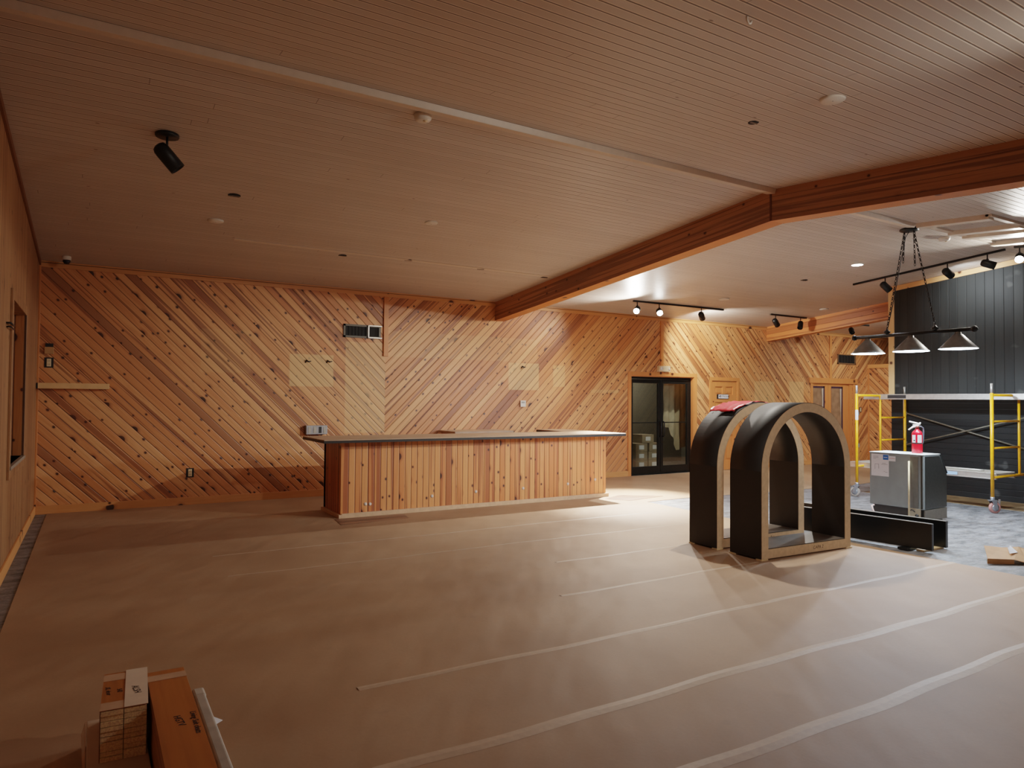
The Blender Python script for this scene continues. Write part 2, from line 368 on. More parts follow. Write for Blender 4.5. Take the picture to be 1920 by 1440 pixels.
struct(MB().prism([(8.73,4.0,zc(4.0)+.01),(8.73,3.93,zc(3.93)+.01),(8.73,3.93,zc(3.93)-.03),(8.73,4.0,zc(4.0)-.03)],(3.3,0,0)).build('trim_%d'%k, whiteTrim, bev=.003)); k += 1
# thin filler strip across the left slope
struct(MB().prism([(1.42,8.80,zc(8.80)+.01),(1.42,8.845,zc(8.845)+.01),(1.42,8.845,zc(8.845)-.006),(1.42,8.80,zc(8.80)-.006)],(4.6,0,0)).build('trim_%d'%k, whiteTrim)); k += 1

# beams
def beam(name, x0, x1, mat, label, dep=.33):
    prof = lambda x: [(x,YB+.05,zc(YB+.05)+.03),(x,4.85,zc(4.85)+.03),(x,yf,zc(yf)+.03),(x,yf,zc(yf)-dep),(x,4.85,zc(4.85)-dep),(x,YB+.05,zc(YB+.05)-dep)]
    m = MB(); m.prism(prof(x0),(x1-x0,0,0))
    for f in m.bm.faces:
        f.normal_update()
        if abs(f.normal.z) > .9: f.material_index = 1
    o = m.build(name, [mat, beamU]); o['kind'] = 'structure'; o['label'] = label; return o
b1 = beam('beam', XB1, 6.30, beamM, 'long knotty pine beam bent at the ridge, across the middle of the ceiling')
b1.name = 'ceiling_beam'
MB().box(XB1-.004,XB1+.001,4.85-.012,4.85+.012,zc(4.85)-.33,zc(4.85)).build('beam_joint', flat('beam_joint_brown', lin(96,46,24), .5), b1)
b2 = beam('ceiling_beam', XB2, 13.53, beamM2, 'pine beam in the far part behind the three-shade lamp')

# back wall
m = MB(); T = .16
def wseg(x0,x1,z0,z1,mi): m.mi = mi; m.box(x0,x1,YB,YB+T,z0,z1)
ZT = 3.28
wseg(-1,4.06,0,ZT,0); wseg(4.06,9.25,0,ZT,1); wseg(9.25,10.07,2.02,ZT,1); wseg(10.07,11.0,2.02,ZT,2); wseg(11.0,11.52,0,ZT,2); wseg(11.52,12.34,1.97,ZT,2); wseg(12.34,15.0,0,ZT,2)
wseg(15.0,15.7,1.98,ZT,2); wseg(15.7,16.62,1.98,ZT,3); wseg(16.62,21,0,ZT,3)
struct(m.build('wall_back',[pineA,pineB,pineC,pineD]),'long back wall of diagonal knotty pine boards laid in chevrons')
# vestibule behind glass doors and backing
m = MB(); m.box(8.6,12.9,13.0,13.1,0,2.6); m.box(8.5,8.6,YB+T,13.1,0,2.6); m.box(12.9,13.0,YB+T,13.1,0,2.6); m.box(8.5,13,YB+T,13.1,2.6,2.7)
struct(m.build('wall_vestibule', vestW),'dim vestibule behind the glass doors')
struct(MB().box(14.8,16.8,YB+T+.02,YB+T+.05,0,2.2).build('wall_behind_doors', darkHole))
# crown, base, battens
def bx(n, x0,x1,y0,y1,z0,z1, mat, bev=.003): return struct(MB().box(x0,x1,y0,y1,z0,z1).build(n, mat, bev=bev))
bx('trim_crown_left', XL,XB1,YB-.02,YB,3.165,3.245, trimX); bx('trim_crown_middle', 6.3,XB2,YB-.02,YB,3.165,3.245, trimX); bx('trim_crown_right', 13.53,20,YB-.02,YB,3.165,3.245, trimX)
bx('baseboard_left_of_bar', XL,9.18,YB-.018,YB,0,.11, trimX); bx('baseboard_middle', 11.05,11.46,YB-.018,YB,0,.11, trimX); bx('baseboard_right', 12.4,14.94,YB-.018,YB,0,.11, trimX)
bx('batten_over_bar', 4.02,4.10,YB-.03,YB,2.2,3.165, trimZ); bx('batten_over_glass_doors', 10.03,10.11,YB-.025,YB,2.09,3.165, trimZ); bx('batten_over_paired_doors', 15.66,15.74,YB-.025,YB,2.1,3.165, trimZ)

# left wall with a deep window opening
m = MB(); t0 = XL-.32; a,b_,c_,d_ = 7.34,8.69,.90,2.335
def lw(y0,y1,z0,z1a,z1b): m.hexa([(t0,y0,z0),(XL,y0,z0),(XL,y1,z0),(t0,y1,z0),(t0,y0,z1a),(XL,y0,z1a),(XL,y1,z1b),(t0,y1,z1b)])
lw(b_,YB,0,zc(b_)+.02,zc(YB)+.02); lw(a,b_,0,c_,c_); lw(a,b_,d_,zc(a)+.02,zc(b_)+.02); lw(4.85,a,0,zc(4.85)+.02,zc(a)+.02); lw(yf,4.85,0,zc(yf)+.02,zc(4.85)+.02)
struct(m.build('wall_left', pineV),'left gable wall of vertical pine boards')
w1 = thing('window_1','boarded window recess in the left wall','window',(0,0,0)); w1['kind']='structure'
MB().box(t0-.05,t0-.01,a-.1,b_+.1,c_-.1,d_+.1).build('recess_back', pine('recess_boards',(0,0,1),(1,1,0),0,w=.1,light=lin(150,100,56),mid=lin(120,76,40),seed=63), w1)
MB().box(t0,XL-.001,b_-.012,b_+.001,c_,d_).build('jamb', pine('jamb_boards',(0,0,1),(1,0,0),.03,w=.11,light=lin(196,134,76),mid=lin(172,108,58),seed=61,knots=.8), w1)
MB().box(t0,XL+.03,a-.05,b_+.05,c_-.03,c_).build('sill', flat('grey_sill', lin(150,140,124), .5), w1, bev=.003)
m = MB(); m.box(XL,XL+.02,a-.09,a,c_-.03,d_+.09); m.box(XL,XL+.02,b_,b_+.07,c_-.03,d_+.09); m.box(XL,XL+.02,a,b_,d_,d_+.09); m.box(XL,XL+.02,a-.09,b_+.07,c_-.11,c_-.03)
m.build('casing', pineV, w1, bev=.003)
struct(MB().prism([(XL,YB,zc(YB)-.06),(XL,4.85,zc(4.85)-.06),(XL,yf,zc(yf)-.06),(XL,yf,zc(yf)),(XL,4.85,zc(4.85)),(XL,YB,zc(YB))],(.02,0,0)).build('trim_crown_gable', flat('dark_brown_trim', lin(116,68,36), .5)))  # gable crown in a darker brown than the other trim
bx('baseboard_left', XL,XL+.018,yf,YB,0,.11, trimY); bx('trim_corner', XL,XL+.022,YB-.022,YB,.1,3.17, trimZ)
# front and right shell (behind the camera / out of the frame)
struct(MB().box(-1,21,yf-.1,yf,0,3.4).build('wall_front', pine('pine_front',(0,0,1),(1,0,0),0,w=.13,knots=.3,seed=70,**PW)))
struct(MB().box(20,20.1,yf,YB,0,3.9).build('wall_right', pineE))
# low pine enclosure in the far corner
struct(MB().box(17.3,20,7.2,YB-.001,0,2.44).build('wall_enclosure', pineE),'lower pine enclosure standing out from the back wall')
bx('trim_enclosure', 17.27,17.3,7.2,YB,2.40,2.50, trimY); bx('trim_enclosure_corner', 17.27,17.3,YB-.03,YB,0,2.4, trimZ)

# black accent wall
XK = 12.05
m = MB(); y0, y1 = yf, 6.98
m.mi = 0; m.prism([(XK,y1,1.62),(XK,y1,zc(y1)-.07),(XK,4.85,zc(4.85)-.07),(XK,y0,zc(y0)-.07),(XK,y0,1.62)],(.18,0,0))
m.mi = 1; m.box(XK-.02,XK+.18,y0,y1+.05,0.006,1.62)
struct(m.build('wall_right_black',[blackV,blackH]),'black painted board wall with pale pine edging')
struct(MB().prism([(XK-.02,7.08,zc(7.08)-.09),(XK-.02,4.85,zc(4.85)-.09),(XK-.02,y0,zc(y0)-.09),(XK-.02,y0,zc(y0)-.005),(XK-.02,4.85,zc(4.85)-.005),(XK-.02,7.08,zc(7.08)-.005)],(.2,0,0)).build('trim_black_wall_top', paleY, bev=.003))
bx('trim_black_wall_end', XK-.02,XK+.18,6.98,7.08,1.62,zc(7.03)-.09, paleZ)

# ------------------------------------------------------------------ doors
d1 = thing('door_1','dark bronze glazed double door in pine casing','door',(0,0,0)); d1['kind']='structure'
yd = YB+.10
m = MB(); m.box(9.17,9.25,YB-.02,YB,0,2.10); m.box(11.0,11.08,YB-.02,YB,0,2.10); m.box(9.25,11.0,YB-.02,YB,2.02,2.10); m.build('casing', trimZ, d1, bev=.003)
m = MB(); m.box(9.25,9.265,YB,YB+T,0,2.02); m.box(10.985,11.0,YB,YB+T,0,2.02); m.box(9.265,10.985,YB,YB+T,2.005,2.02); m.build('jamb', trimZ, d1)
m = MB(); m.box(9.265,9.30,yd-.03,yd+.03,.0,2.005); m.box(10.95,10.985,yd-.03,yd+.03,0,2.005); m.box(9.30,10.95,yd-.03,yd+.03,1.96,2.005); m.box(9.265,10.985,yd-.04,yd+.03,0,.02); m.build('frame', bronze, d1)
for x0,x1,hx in ((9.305,10.12,10.09),(10.13,10.945,10.17)):
    m = MB(); s = .065; m.box(x0,x0+s,yd-.022,yd+.022,.025,1.955); m.box(x1-s,x1,yd-.022,yd+.022,.025,1.955); m.box(x0+s,x1-s,yd-.022,yd+.022,.025,.17); m.box(x0+s,x1-s,yd-.022,yd+.022,1.875,1.955)
    m.box(x0+s,x1-s,yd-.012,yd+.012,1.055,1.075)
    lf = m.build('door_leaf', bronze, d1, bev=.002)
    gp = MB(); gp._f([gp.bm.verts.new(q) for q in ((x0+s,yd,.17),(x1-s,yd,.17),(x1-s,yd,1.875),(x0+s,yd,1.875))]); gp.build('glass_pane', glassM, lf)
    MB().tube([(hx,yd-.02,.78),(hx,yd-.07,.78),(hx,yd-.085,.80),(hx,yd-.085,1.06),(hx,yd-.07,1.08),(hx,yd-.02,1.08)],.013,8).build('pull_handle', blackMet, lf)
# cartons seen through the glass
cx = [(10.50,12.0,0),(10.88,12.0,0),(10.50,12.0,.19),(10.88,12.0,.19),(10.50,12.0,.38),(10.90,12.0,.38),(10.69,12.0,.57)]
nm = ['bottom layer on the left','bottom layer on the right','second layer on the left','second layer on the right','third layer on the left','third layer on the right','topmost, alone on the stack']
cg = None
for (x,y,z),n_ in zip(cx,nm):
    if cg is None:
        cg = thing('carton','','box',(x,y,z)); g0 = cg
        MB().box(-.17,.17,-.2,.2,0,.185).build('carton_body', cartonDk, cg, bev=.003)
        MB().box(-.07,.07,-.202,-.2,.05,.14).build('paper_label', paperWh, cg)
    else: g0 = copy_tree(cg); g0.location = (x,y,z)
    tag(g0,'dusty carton behind the glass door, '+n_,'box','cartons behind the glass door')
t = thing('hanging_sheet','pale crumpled sheet hanging behind the right glass door leaf','sheet',(11.06,11.35,0))
m = MB(); n = 16
prof = [(-.33,.95),(-.2,.93),(-.12,.78),(.0,.6),(.06,.42),(.2,.48),(.36,.5)]
def edge(x):
    for (x0,z0),(x1,z1) in zip(prof,prof[1:]):
        if x0 <= x <= x1: return z0+(z1-z0)*(x-x0)/(x1-x0)
    return .5
rs = []
for j in range(n+1):
    x = -.33+.69*j/n; lo = edge(min(max(x,-.33),.359)); rs.append([(x, .03*math.sin(j*1.7)+.02*math.sin(i*1.3+j), lo+(1.93-lo)*i/8) for i in range(9)])
m2 = MB(); vv = [[m2.bm.verts.new(p) for p in r] for r in rs]
for j in range(n):
    for i in range(8): m2._f([vv[j][i],vv[j+1][i],vv[j+1][i+1],vv[j][i+1]],True)
m2.build('sheet', flat('pale_dusty_sheet', lin(178,166,144), .7, var=.12, scale=5), t)

# door 2: six panel pine door with a sign
d2 = thing('door_2','six-panel pine door bearing a small restroom sign','door',(0,0,0)); d2['kind']='structure'
m = MB(); m.box(11.46,11.53,YB-.02,YB,0,2.04); m.box(12.33,12.40,YB-.02,YB,0,2.04); m.box(11.46,12.40,YB-.021,YB,1.965,2.04); m.build('casing', trimZ, d2, bev=.003)
m = MB(); x0,x1 = 11.53,12.33; y0,y1 = YB+.005,YB+.045
xs = [(11.65,11.88),(11.98,12.21)]; zs = [(.22,.78),(.90,1.50),(1.66,1.84)]
m.box(x0,xs[0][0],y0,y1,.01,1.96); m.box(xs[0][1],xs[1][0],y0,y1,.01,1.96); m.box(xs[1][1],x1,y0,y1,.01,1.96)
for xa,xb in xs:
    zz = [.01]+[v for p in zs for v in p]+[1.96]
    for i in range(0,len(zz),2): m.box(xa,xb,y0,y1,zz[i],zz[i+1])
    for za,zb in zs: m.hexa([(xa,y0+.02,za),(xb,y0+.02,za),(xb,y1,za),(xa,y1,za),(xa,y0+.02,zb),(xb,y0+.02,zb),(xb,y1,zb),(xa,y1,zb)]); m.box(xa+.04,xb-.04,y0+.008,y1,za+.04,zb-.04)
dl = m.build('door_leaf', trimZ, d2)
MB().lathe([(.0,0),(.03,0),(.03,.01),(.012,.02),(.012,.04),(.028,.05),(.03,.07),(.015,.085),(0,.087)],(11.60,YB+.005,.96),(0,-1,0)).build('door_knob', zinc, dl)
sg = thing('restroom_sign','small white and black restroom sign fixed on the six-panel door','sign',(11.88,YB-.0,1.62))
MB().box(-.18,.18,-.006,.004,-.052,.052).build('sign_board', inkM, sg, bev=.002)
MB().box(-.135,.17,-.008,-.004,-.042,.042).build('sign_face', paperWh, sg)
text('sign_lettering','RESTROOM',.062,inkM,sg,frame_m((.045,-.0095,0),(1,0,0),(0,0,1)))
MB().prism([(-.12,-.0092,0),(-.07,-.0092,.034),(-.07,-.0092,.012),(-.095,-.0092,-.0),(-.07,-.0092,-.034)],(0,.001,0)).build('sign_arrow', inkM, sg)

# door 3: pair of narrow glazed doors with papered panes
d3 = thing('door_3','pair of pine doors with brown-papered glass panes','door',(0,0,0)); d3['kind']='structure'
m = MB(); m.box(14.93,15.0,YB-.02,YB,0,1.98); m.box(16.62,16.72,YB-.02,YB,0,1.98); m.box(14.88,16.78,YB-.035,YB,1.98,2.11); m.build('casing', trimZ, d3, bev=.003)
m = MB(); m.box(15.0,15.02,YB,YB+T,0,1.98); m.box(16.5,16.62,YB+.01,YB+T,0,1.98); m.box(15.0,16.62,YB,YB+T,1.96,1.98); m.build('jamb', trimZ, d3)
for x0,x1,pa,pb in ((15.02,15.66,15.04,15.53),(15.665,16.40,15.78,16.26)):
    ya,yb = YB+.03,YB+.07; m = MB(); zt,zb = 1.91,.30
    m.box(x0,pa,ya,yb,.01,1.96); m.box(pb,x1,ya,yb,.01,1.96); m.box(pa,pb,ya,yb,zt,1.96); m.box(pa,pb,ya,yb,.01,zb)
    lf = m.build('door_leaf', trimZ, d3)
    MB().box(pa,pb,ya+.015,yb-.01,zb,zt).build('glass_pane', paneBrown, lf)
    m = MB(); m.box(pa,pb,ya+.006,ya+.014,zt-.045,zt); m.box(pb-.04,pb,ya+.006,ya+.014,zb,zt); m.box(pa,pa+.02,ya+.006,ya+.014,zb,zt); m.build('masking_tape', purple, lf)
    MB().prism([(pb-.12,ya+.004,zt-.06),(pb-.05,ya+.004,zt-.05),(pb-.06,ya+.004,zt-.4),(pb-.08,ya+.004,zt-.8)],(0,.002,0)).build('torn_paper', flat('torn_pale_paper', lin(190,176,160), .6), lf)
MB().box(16.40,16.5,YB+.04,YB+.08,0,1.96).build('fixed_panel', trimZ, d3)

# ------------------------------------------------------------------ bar counter
br = thing('bar_counter','long pine-boarded bar counter with black-edged overhanging top','bar counter',(0,0,0))
m = MB(); m.mi = 0; m.box(2.70,6.93,8.62,8.70,.05,.955); m.box(6.86,6.93,8.70,9.98,.05,.955); m.mi = 1; m.box(2.70,2.77,8.70,9.38,.05,.955); m.box(2.70,6.5,9.30,9.38,.05,.955); m.mi = 0
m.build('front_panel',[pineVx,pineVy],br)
m = MB(); m.box(2.665,2.70,8.585,9.38,0,.05); m.box(2.70,6.965,8.585,8.62,0,.06); m.box(6.93,6.965,8.62,9.98,0,.06); m.build('base_strip', flat('pale_base_strip', lin(206,170,136), .5, var=.08), br, bev=.002)
MB().box(2.695,2.72,8.615,8.64,.05,.955).build('corner_trim', trimZ, br)
m = MB(); L = [(2.42,8.42),(7.17,8.42),(7.17,10.15),(6.62,10.15),(6.62,9.30),(2.42,9.42)]
MB().prism([(x,y,.958) for x,y in L],(0,0,.03)).build('top_edge', edgeBlk, br)
MB().prism([(x,y,.988) for x,y in L],(0,0,.012)).build('counter_top', topM, br, bev=.003)
fill = flat('pale_wood_filler', lin(206,190,176), .6)
for x,z in ((3.02,.16),(3.08,.155),(3.95,.2),(4.62,.22),(6.2,.24),(6.72,.28),(5.4,.22)): MB().lathe([(0,0),(.022,0),(.022,.003),(0,.003)],(x,8.62,z),(0,-1,0),12).build('filler_dot', fill, br)
bb = thing('back_counter','low counter slab behind the bar against the pine wall','counter',(0,0,0))
MB().box(5.0,6.1,10.05,10.69,.955,.99).build('counter_top', topM, bb, bev=.003); MB().box(5.06,6.0,10.12,10.69,0.006,.955).build('cabinet_body', pineVx, bb)

# ------------------------------------------------------------------ arch display units
def arch_unit(loc, rz, label, writing):
    t = thing('arch_unit', label, 'display arch', loc, rz, 'black arch display units')
    W, cz, R, th, dp = 1.305, .825, .6525, .0885, .395
    def loop(off, n=40, bot=0):
        r = R-off; pts = [(off,bot)]
        pts += [(W/2 - r*math.cos(PI*k/n), cz + r*math.sin(PI*k/n)) for k in range(n+1)]
        pts.append((W-off,bot)); return pts
    def ringface(m, y0, y1):
        o_ = loop(0,40,0); i_ = loop(th,40,.088); n = len(o_)
        for ya,flip in ((y0,0),(y1,1)):
            a = [m.bm.verts.new((x,ya,z)) for x,z in o_]; b = [m.bm.verts.new((x,ya,z)) for x,z in i_]
            for k in range(n):
                q = [a[k],a[(k+1)%n],b[(k+1)%n],b[k]]; m._f(q[::-1] if flip else q)
            if ya == y0: A,B = a,b
            else: A2,B2 = a,b
        for k in range(n):
            m._f([A[k],A2[k],A2[(k+1)%n],A[(k+1)%n]]); m._f([B[k],B[(k+1)%n],B2[(k+1)%n],B2[k]])
    m = MB(); ringface(m,0,.022); m.build('front_frame', mdf, t)
    m = MB(); ringface(m,dp-.022,dp); m.build('back_frame', mdf, t)
    def skin(off0, off1, b0, b1, nm_, mat, closed):
        m = MB(); p = loop(off0,48,b0); q = loop(off1,48,b1); n = len(p); y0,y1 = .004,dp-.004
        P0=[m.bm.verts.new((x,y0,z)) for x,z in p]; P1=[m.bm.verts.new((x,y1,z)) for x,z in p]
        Q0=[m.bm.verts.new((x,y0,z)) for x,z in q]; Q1=[m.bm.verts.new((x,y1,z)) for x,z in q]
        for k in range(n if closed else n-1):
            j=(k+1)%n; sm = 0 < k < n-2
            m._f([P0[k],P0[j],P1[j],P1[k]],sm); m._f([Q0[k],Q1[k],Q1[j],Q0[j]],sm); m._f([P0[k],Q0[k],Q0[j],P0[j]]); m._f([P1[k],P1[j],Q1[j],Q1[k]])
        m.build(nm_, mat, t)
    skin(-.005,-.0002,.002,.002,'outer_skin',blackLam,False)
    skin(th+.0002,th+.005,.0885,.0935,'inner_skin',blackDeep,True)
    MB().box(th,W-th,.022,dp-.022,.0,.088).build('bottom_deck', mdf, t)
    MB().box(th+.006,W-th-.006,.004,dp-.004,.0936,.096).build('deck_cover', flat('worn_dark_deck',lin(92,84,76),.4,var=.25,scale=5), t)
    text('pencil_writing', writing, .045, flat('pencil_line', lin(70,56,44), .7), t, frame_m((.80,-.0006,.045),(1,0,.02),(0,0,1)), .2)
    return t
rz = math.radians(-2.2)
a1 = arch_unit((5.427,4.42,.018), rz, 'nearer of the two black arch units, bare MDF face with pencil writing', 'CAPA 2')
a2 = arch_unit((5.436,4.975,.018), rz, 'farther of the two black arch units, red plastic lying on its crown', 'B 1')
for a_,nm_ in ((a1,'near'),(a2,'far')):
    for px_,py_ in ((.0,.0),(1.24,.0),(.0,.33),(1.24,.33)):
        MB().box(px_-.015,px_+.075,py_-.01,py_+.06,-.012,.0).build('wood_shim', stickM, a_)
# red plastic on the far arch
t = thing('red_plastic_bag','crumpled red plastic with white print draped on the far arch crown','bag',(6.06,5.16,1.498))
m = MB(); nx,ny = 18,10; vv=[]
for i in range(nx+1):
    r=[]
    for j in range(ny+1):
        x = -.36+.72*i/nx; y = -.17+.34*j/ny + .02*math.sin(i*.9)
        z = -.8*(.6525-math.sqrt(max(.01,.6525**2-(x-.03)**2))) + .010 + .006*math.sin(i*1.9+j*1.1)+.004*math.sin(j*2.3-i*.6)
        r.append(m.bm.verts.new((x,y,z)))
    vv.append(r)
for i in range(nx):
    for j in range(ny): m._f([vv[i][j],vv[i+1][j],vv[i+1][j+1],vv[i][j+1]],True)
ob = m.build('bag_sheet', redPlastic, t); sol = ob.modifiers.new('solid','SOLIDIFY'); sol.thickness = .003
m = MB()
m.prism([(-.20,-.165,-.028),(-.12,-.16,-.004),(-.09,-.165,.004),(-.16,-.17,-.028)],(0,-.02,.006)); m.build('white_print', paperWh, t)

# ------------------------------------------------------------------ ice machine cabinet + things on and by it
im = thing('ice_machine','grey sheet-metal ice machine with sloped front and papers taped on its back','ice machine',(8.90,4.80,0),math.radians(1.5))
Lx, Wy = .575, .69
m = MB(); m.prism([(0,0,.17),(Lx,0,.17),(Lx,0,.60),(.40,0,.85),(0,0,.85)],(0,Wy,0)); m.build('cabinet_body', [greyPaint], im, bev=.008)
m = MB(); m.prism([(.035,-.004,.178),(Lx-.01,-.004,.178),(Lx-.01,-.004,.595),(.392,-.004,.835),(.035,-.004,.835)],(0,.003,0)); m.build('side_panel', steel, im, bev=.002)
MB().prism([(.40,-.006,.852),(Lx+.004,-.006,.60),(Lx+.016,-.006,.606),(.408,-.006,.862)],(0,Wy+.012,0)).build('slanted_lid', flat('dark_lid',lin(60,62,60),.35,.5), im, bev=.002)
MB().box(-.004,.405,-.004,Wy+.004,.85,.858).build('top_plate', flat('pale_steel_top',lin(214,222,222),.4,.2), im, bev=.003)
m = MB(); m.box(.03,Lx-.02,.02,Wy-.03,.05,.17); m.build('base_plinth', flat('dark_plinth',lin(54,52,48),.6), im)
m = MB(); m.box(.03,Lx-.005,-.003,.012,.03,.165); m.build('plinth_side', flat('plinth_grey',lin(120,112,100),.5,.3), im)
MB().box(-.006,-.001,.012,.03,.18,.84).build('corner_channel', flat('dark_channel',lin(58,54,44),.5,.4), im)
MB().box(-.006,.0,.06,.16,.18,.835).build('back_rib', flat('rib_grey',lin(120,122,118),.4,.5), im, bev=.002)
for px_,py_ in ((.05,.05),(.5,.05),(.05,.62),(.5,.62)): MB().lathe([(.03,0),(.03,.012),(.016,.016),(.016,.06)],(px_,py_,0.0)).build('levelling_foot', zinc, im)
m = MB(); m.box(-.012,.01,.035,.16,.05,.178); m.build('pump_bracket', flat('pale_bracket',lin(176,164,140),.5,.3), im, bev=.002)
m = MB(); m.lathe([(.022,0),(.022,.006),(0,.007)],(-.012,.075,.09),(-1,0,0),14); m.build('bracket_plug', blackRub, im)
MB().tube([(-.015,.15,.15),(-.03,.13,.165),(-.03,.105,.15),(-.015,.1,.135)],.006,6).build('bracket_hook', blackRub, im)
MB().tube([(-.02,.62,.16),(-.06,.63,.15),(-.07,.6,.08),(-.05,.56,.03),(-.03,.52,.02)],.011,8).build('drain_hose', flat('white_pink_hose',lin(224,190,180),.4), im)
# taped papers
def sheet_on_back(name, y0,y1,z0,z1, mat, parent, dx=.003): return MB().box(-dx,-.0012,y0,y1,z0,z1).build(name, mat, parent)
pw = thing('wiring_sheet','white printed diagram sheet taped on the grey machine back','paper',(8.90,4.80,0),math.radians(1.5))
sheet_on_back('sheet', .432,.665,.545,.832, paperWh, pw)
m = MB()
for y,z0,z1 in ((.615,.63,.70),(.565,.64,.70)): m.box(-.0036,-.003,y-.002,y+.002,z0,z1)
for y0,y1,z in ((.565,.615,.70),(.47,.52,.715),(.47,.53,.70),(.45,.5,.70),(.57,.64,.80),(.57,.64,.785),(.45,.48,.60),(.48,.5,.61),(.6,.64,.77)): m.box(-.0036,-.003,y0,y1,z-.002,z+.002)
m.build('diagram_lines', inkGrey, pw)
pb = thing('blue_label','blue square label above the diagram sheet on the machine','label',(8.90,4.80,0),math.radians(1.5)); sheet_on_back('sticker', .437,.507,.762,.826, blueLab, pb, .005)
MB().box(-.0058,-.005,.45,.495,.79,.797).build('white_line', paperWh, pb)
pc = thing('data_label','white data label right of the blue label on the machine','label',(8.90,4.80,0),math.radians(1.5)); sheet_on_back('sticker', .345,.432,.75,.815, paperWh, pc, .004)
MB().box(-.0047,-.004,.352,.425,.785,.79).build('print_line', flat('red_print',lin(190,90,90),.6), pc)
st = thing('wooden_stick','thin pale wooden stick leaning on the machine back','stick',(8.80,4.925,.05))
MB().tube([(0,0,0),(.075,.04,.72)],.0105,10).build('stick', stickM, st)

# fire extinguisher
ex = thing('fire_extinguisher','red fire extinguisher standing on the grey machine','fire extinguisher',(9.165,5.02,.858))
MB().lathe([(.0,.004),(.056,.004),(.06,.0),(.062,.01),(.062,.245),(.058,.265),(.044,.285),(.026,.298),(.022,.31)],n=36).build('cylinder', redP, ex)
MB().lathe([(.021,.30),(.021,.325),(.026,.325),(.026,.345),(.018,.355)],n=20).build('valve', flat('brass_dark',lin(120,70,60),.4,.5), ex)
q = Matrix.Rotation(math.radians(150),3,'Z')
def P_(x,y,z): v = q @ Vector((x,y,0)); return (v.x,v.y,z)
m = MB(); m.prism([P_(-.02,-.011,.355),P_(-.02,.011,.355),P_(-.02,.011,.372),P_(-.02,-.011,.372)],Vector(P_(.07,0,0)))
m.tube([P_(-.04,0,.372),P_(.0,0,.382),P_(.10,0,.408)],[.011,.013,.009],8); m.tube([P_(-.045,0,.392),P_(-.02,0,.375)],.009,8); m.build('squeeze_lever', whitePl, ex)
MB().tube([P_(.0,0,.355),P_(.05,0,.34),P_(.11,0,.302)],[.012,.012,.009],8).build('carry_handle', whitePl, ex)
MB().tube([P_(-.015,0,.345),P_(-.05,-.0,.345),P_(-.078,0,.325),P_(-.085,0,.28),P_(-.078,0,.16),P_(-.07,0,.12)],.0095,10).build('hose', flat('hose_grey',lin(70,74,84),.4), ex)
MB().lathe([(.0635,.122),(.0635,.136)],n=36,cap0=False,cap1=False).build('strap', blackRub, ex)
def patch(a0,a1,z0,z1,r,mat,name,par):
    m = MB(); n=10
    rs=[[ (r*math.cos(a0+(a1-a0)*i/n), r*math.sin(a0+(a1-a0)*i/n), z) for z in (z0,z1)] for i in range(n+1)]
    vv=[[m.bm.verts.new(p) for p in r_] for r_ in rs]
    for i in range(n): m._f([vv[i][0],vv[i+1][0],vv[i+1][1],vv[i][1]],True)
    return m.build(name,mat,par)
R_ = math.radians
patch(R_(213),R_(262),.138,.235,.0627,paperWh,'instruction_label',ex); patch(R_(150),R_(192),.138,.235,.0627,paperWh,'instruction_label',ex)
for z in (.15,.163,.176,.189,.202,.215): patch(R_(219),R_(256),z,z+.004,.0632,inkGrey,'print_line',ex)
patch(R_(168),R_(188),.155,.172,.0632,inkM,'print_block',ex)

# black boards on edge
def board(loc, rz, L_, h, th, label):
    t = thing('black_board', label, 'board', loc, rz, 'black boards standing on edge')
    m = MB(); m.box(0,th,0,L_,0,h); m.build('panel', blackGloss, t)
    m = MB(); m.box(-.001,th+.001,-.001,L_,h,h+.004); m.build('worn_edge', flat('worn_grey_edge',lin(120,118,112),.3), t)
    MB().box(-.001,th+.001,-.004,0,0,h).build('end_edge', flat('board_end',lin(38,36,34),.4), t)
    return t
rb = math.atan2(-(7.25-7.15),(4.63-3.81))
board((7.205,3.81,.03), math.radians(6.0), 1.55, .262, .04, 'black board on edge nearest the camera, right of the arches')
board((7.535,3.845,.02), math.radians(5.5), 1.6, .268, .045, 'black board on edge standing just behind the nearest one')
board((8.06,5.05,.0), math.radians(5.0), .9, .15, .05, 'short low black board lying farther back before the grey machine')
t = thing('floor_spacer','small dark wooden spacer under the near black board','spacer',(7.2,4.05,0)); MB().box(-.09,.12,-.05,.05,.007,.029).build('spacer_block', blackGloss, t)
t = thing('floor_spacer','small pale wooden spacer between the two black boards','spacer',(7.42,3.93,0)); MB().box(-.2,.17,-.04,.04,.0,.019).build('spacer_block', stickM, t)

# cardboard pieces at the right
t = thing('cardboard_piece','folded open brown cardboard flap on the grey floor at the right edge','cardboard',(7.2,3.2,0))
m = MB()
m.prism([(.0,.10,.006),(.2,-.035,.006),(.2,-.035,.045),(0,.10,.05)],(.004,.006,0)); m.prism([(0,.10,.05),(.2,-.035,.045),(.42,.16,.10),(.28,.26,.115)],(0,0,.005)); m.prism([(.2,-.035,.045),(.28,-.10,.02),(.6,.1,.10),(.42,.16,.10)],(0,0,.005)); m.prism([(.28,-.10,.02),(.5,-.22,.008),(.85,-.0,.03),(.6,.1,.10)],(0,0,.005))
m.build('cardboard_flaps', carton, t)
m = MB().prism([(.26,.03,.085),(.38,.10,.118),(.52,.14,.118),(.42,.03,.08)],(0,0,.002)); m.build('white_inner_sheet', paperWh, t)

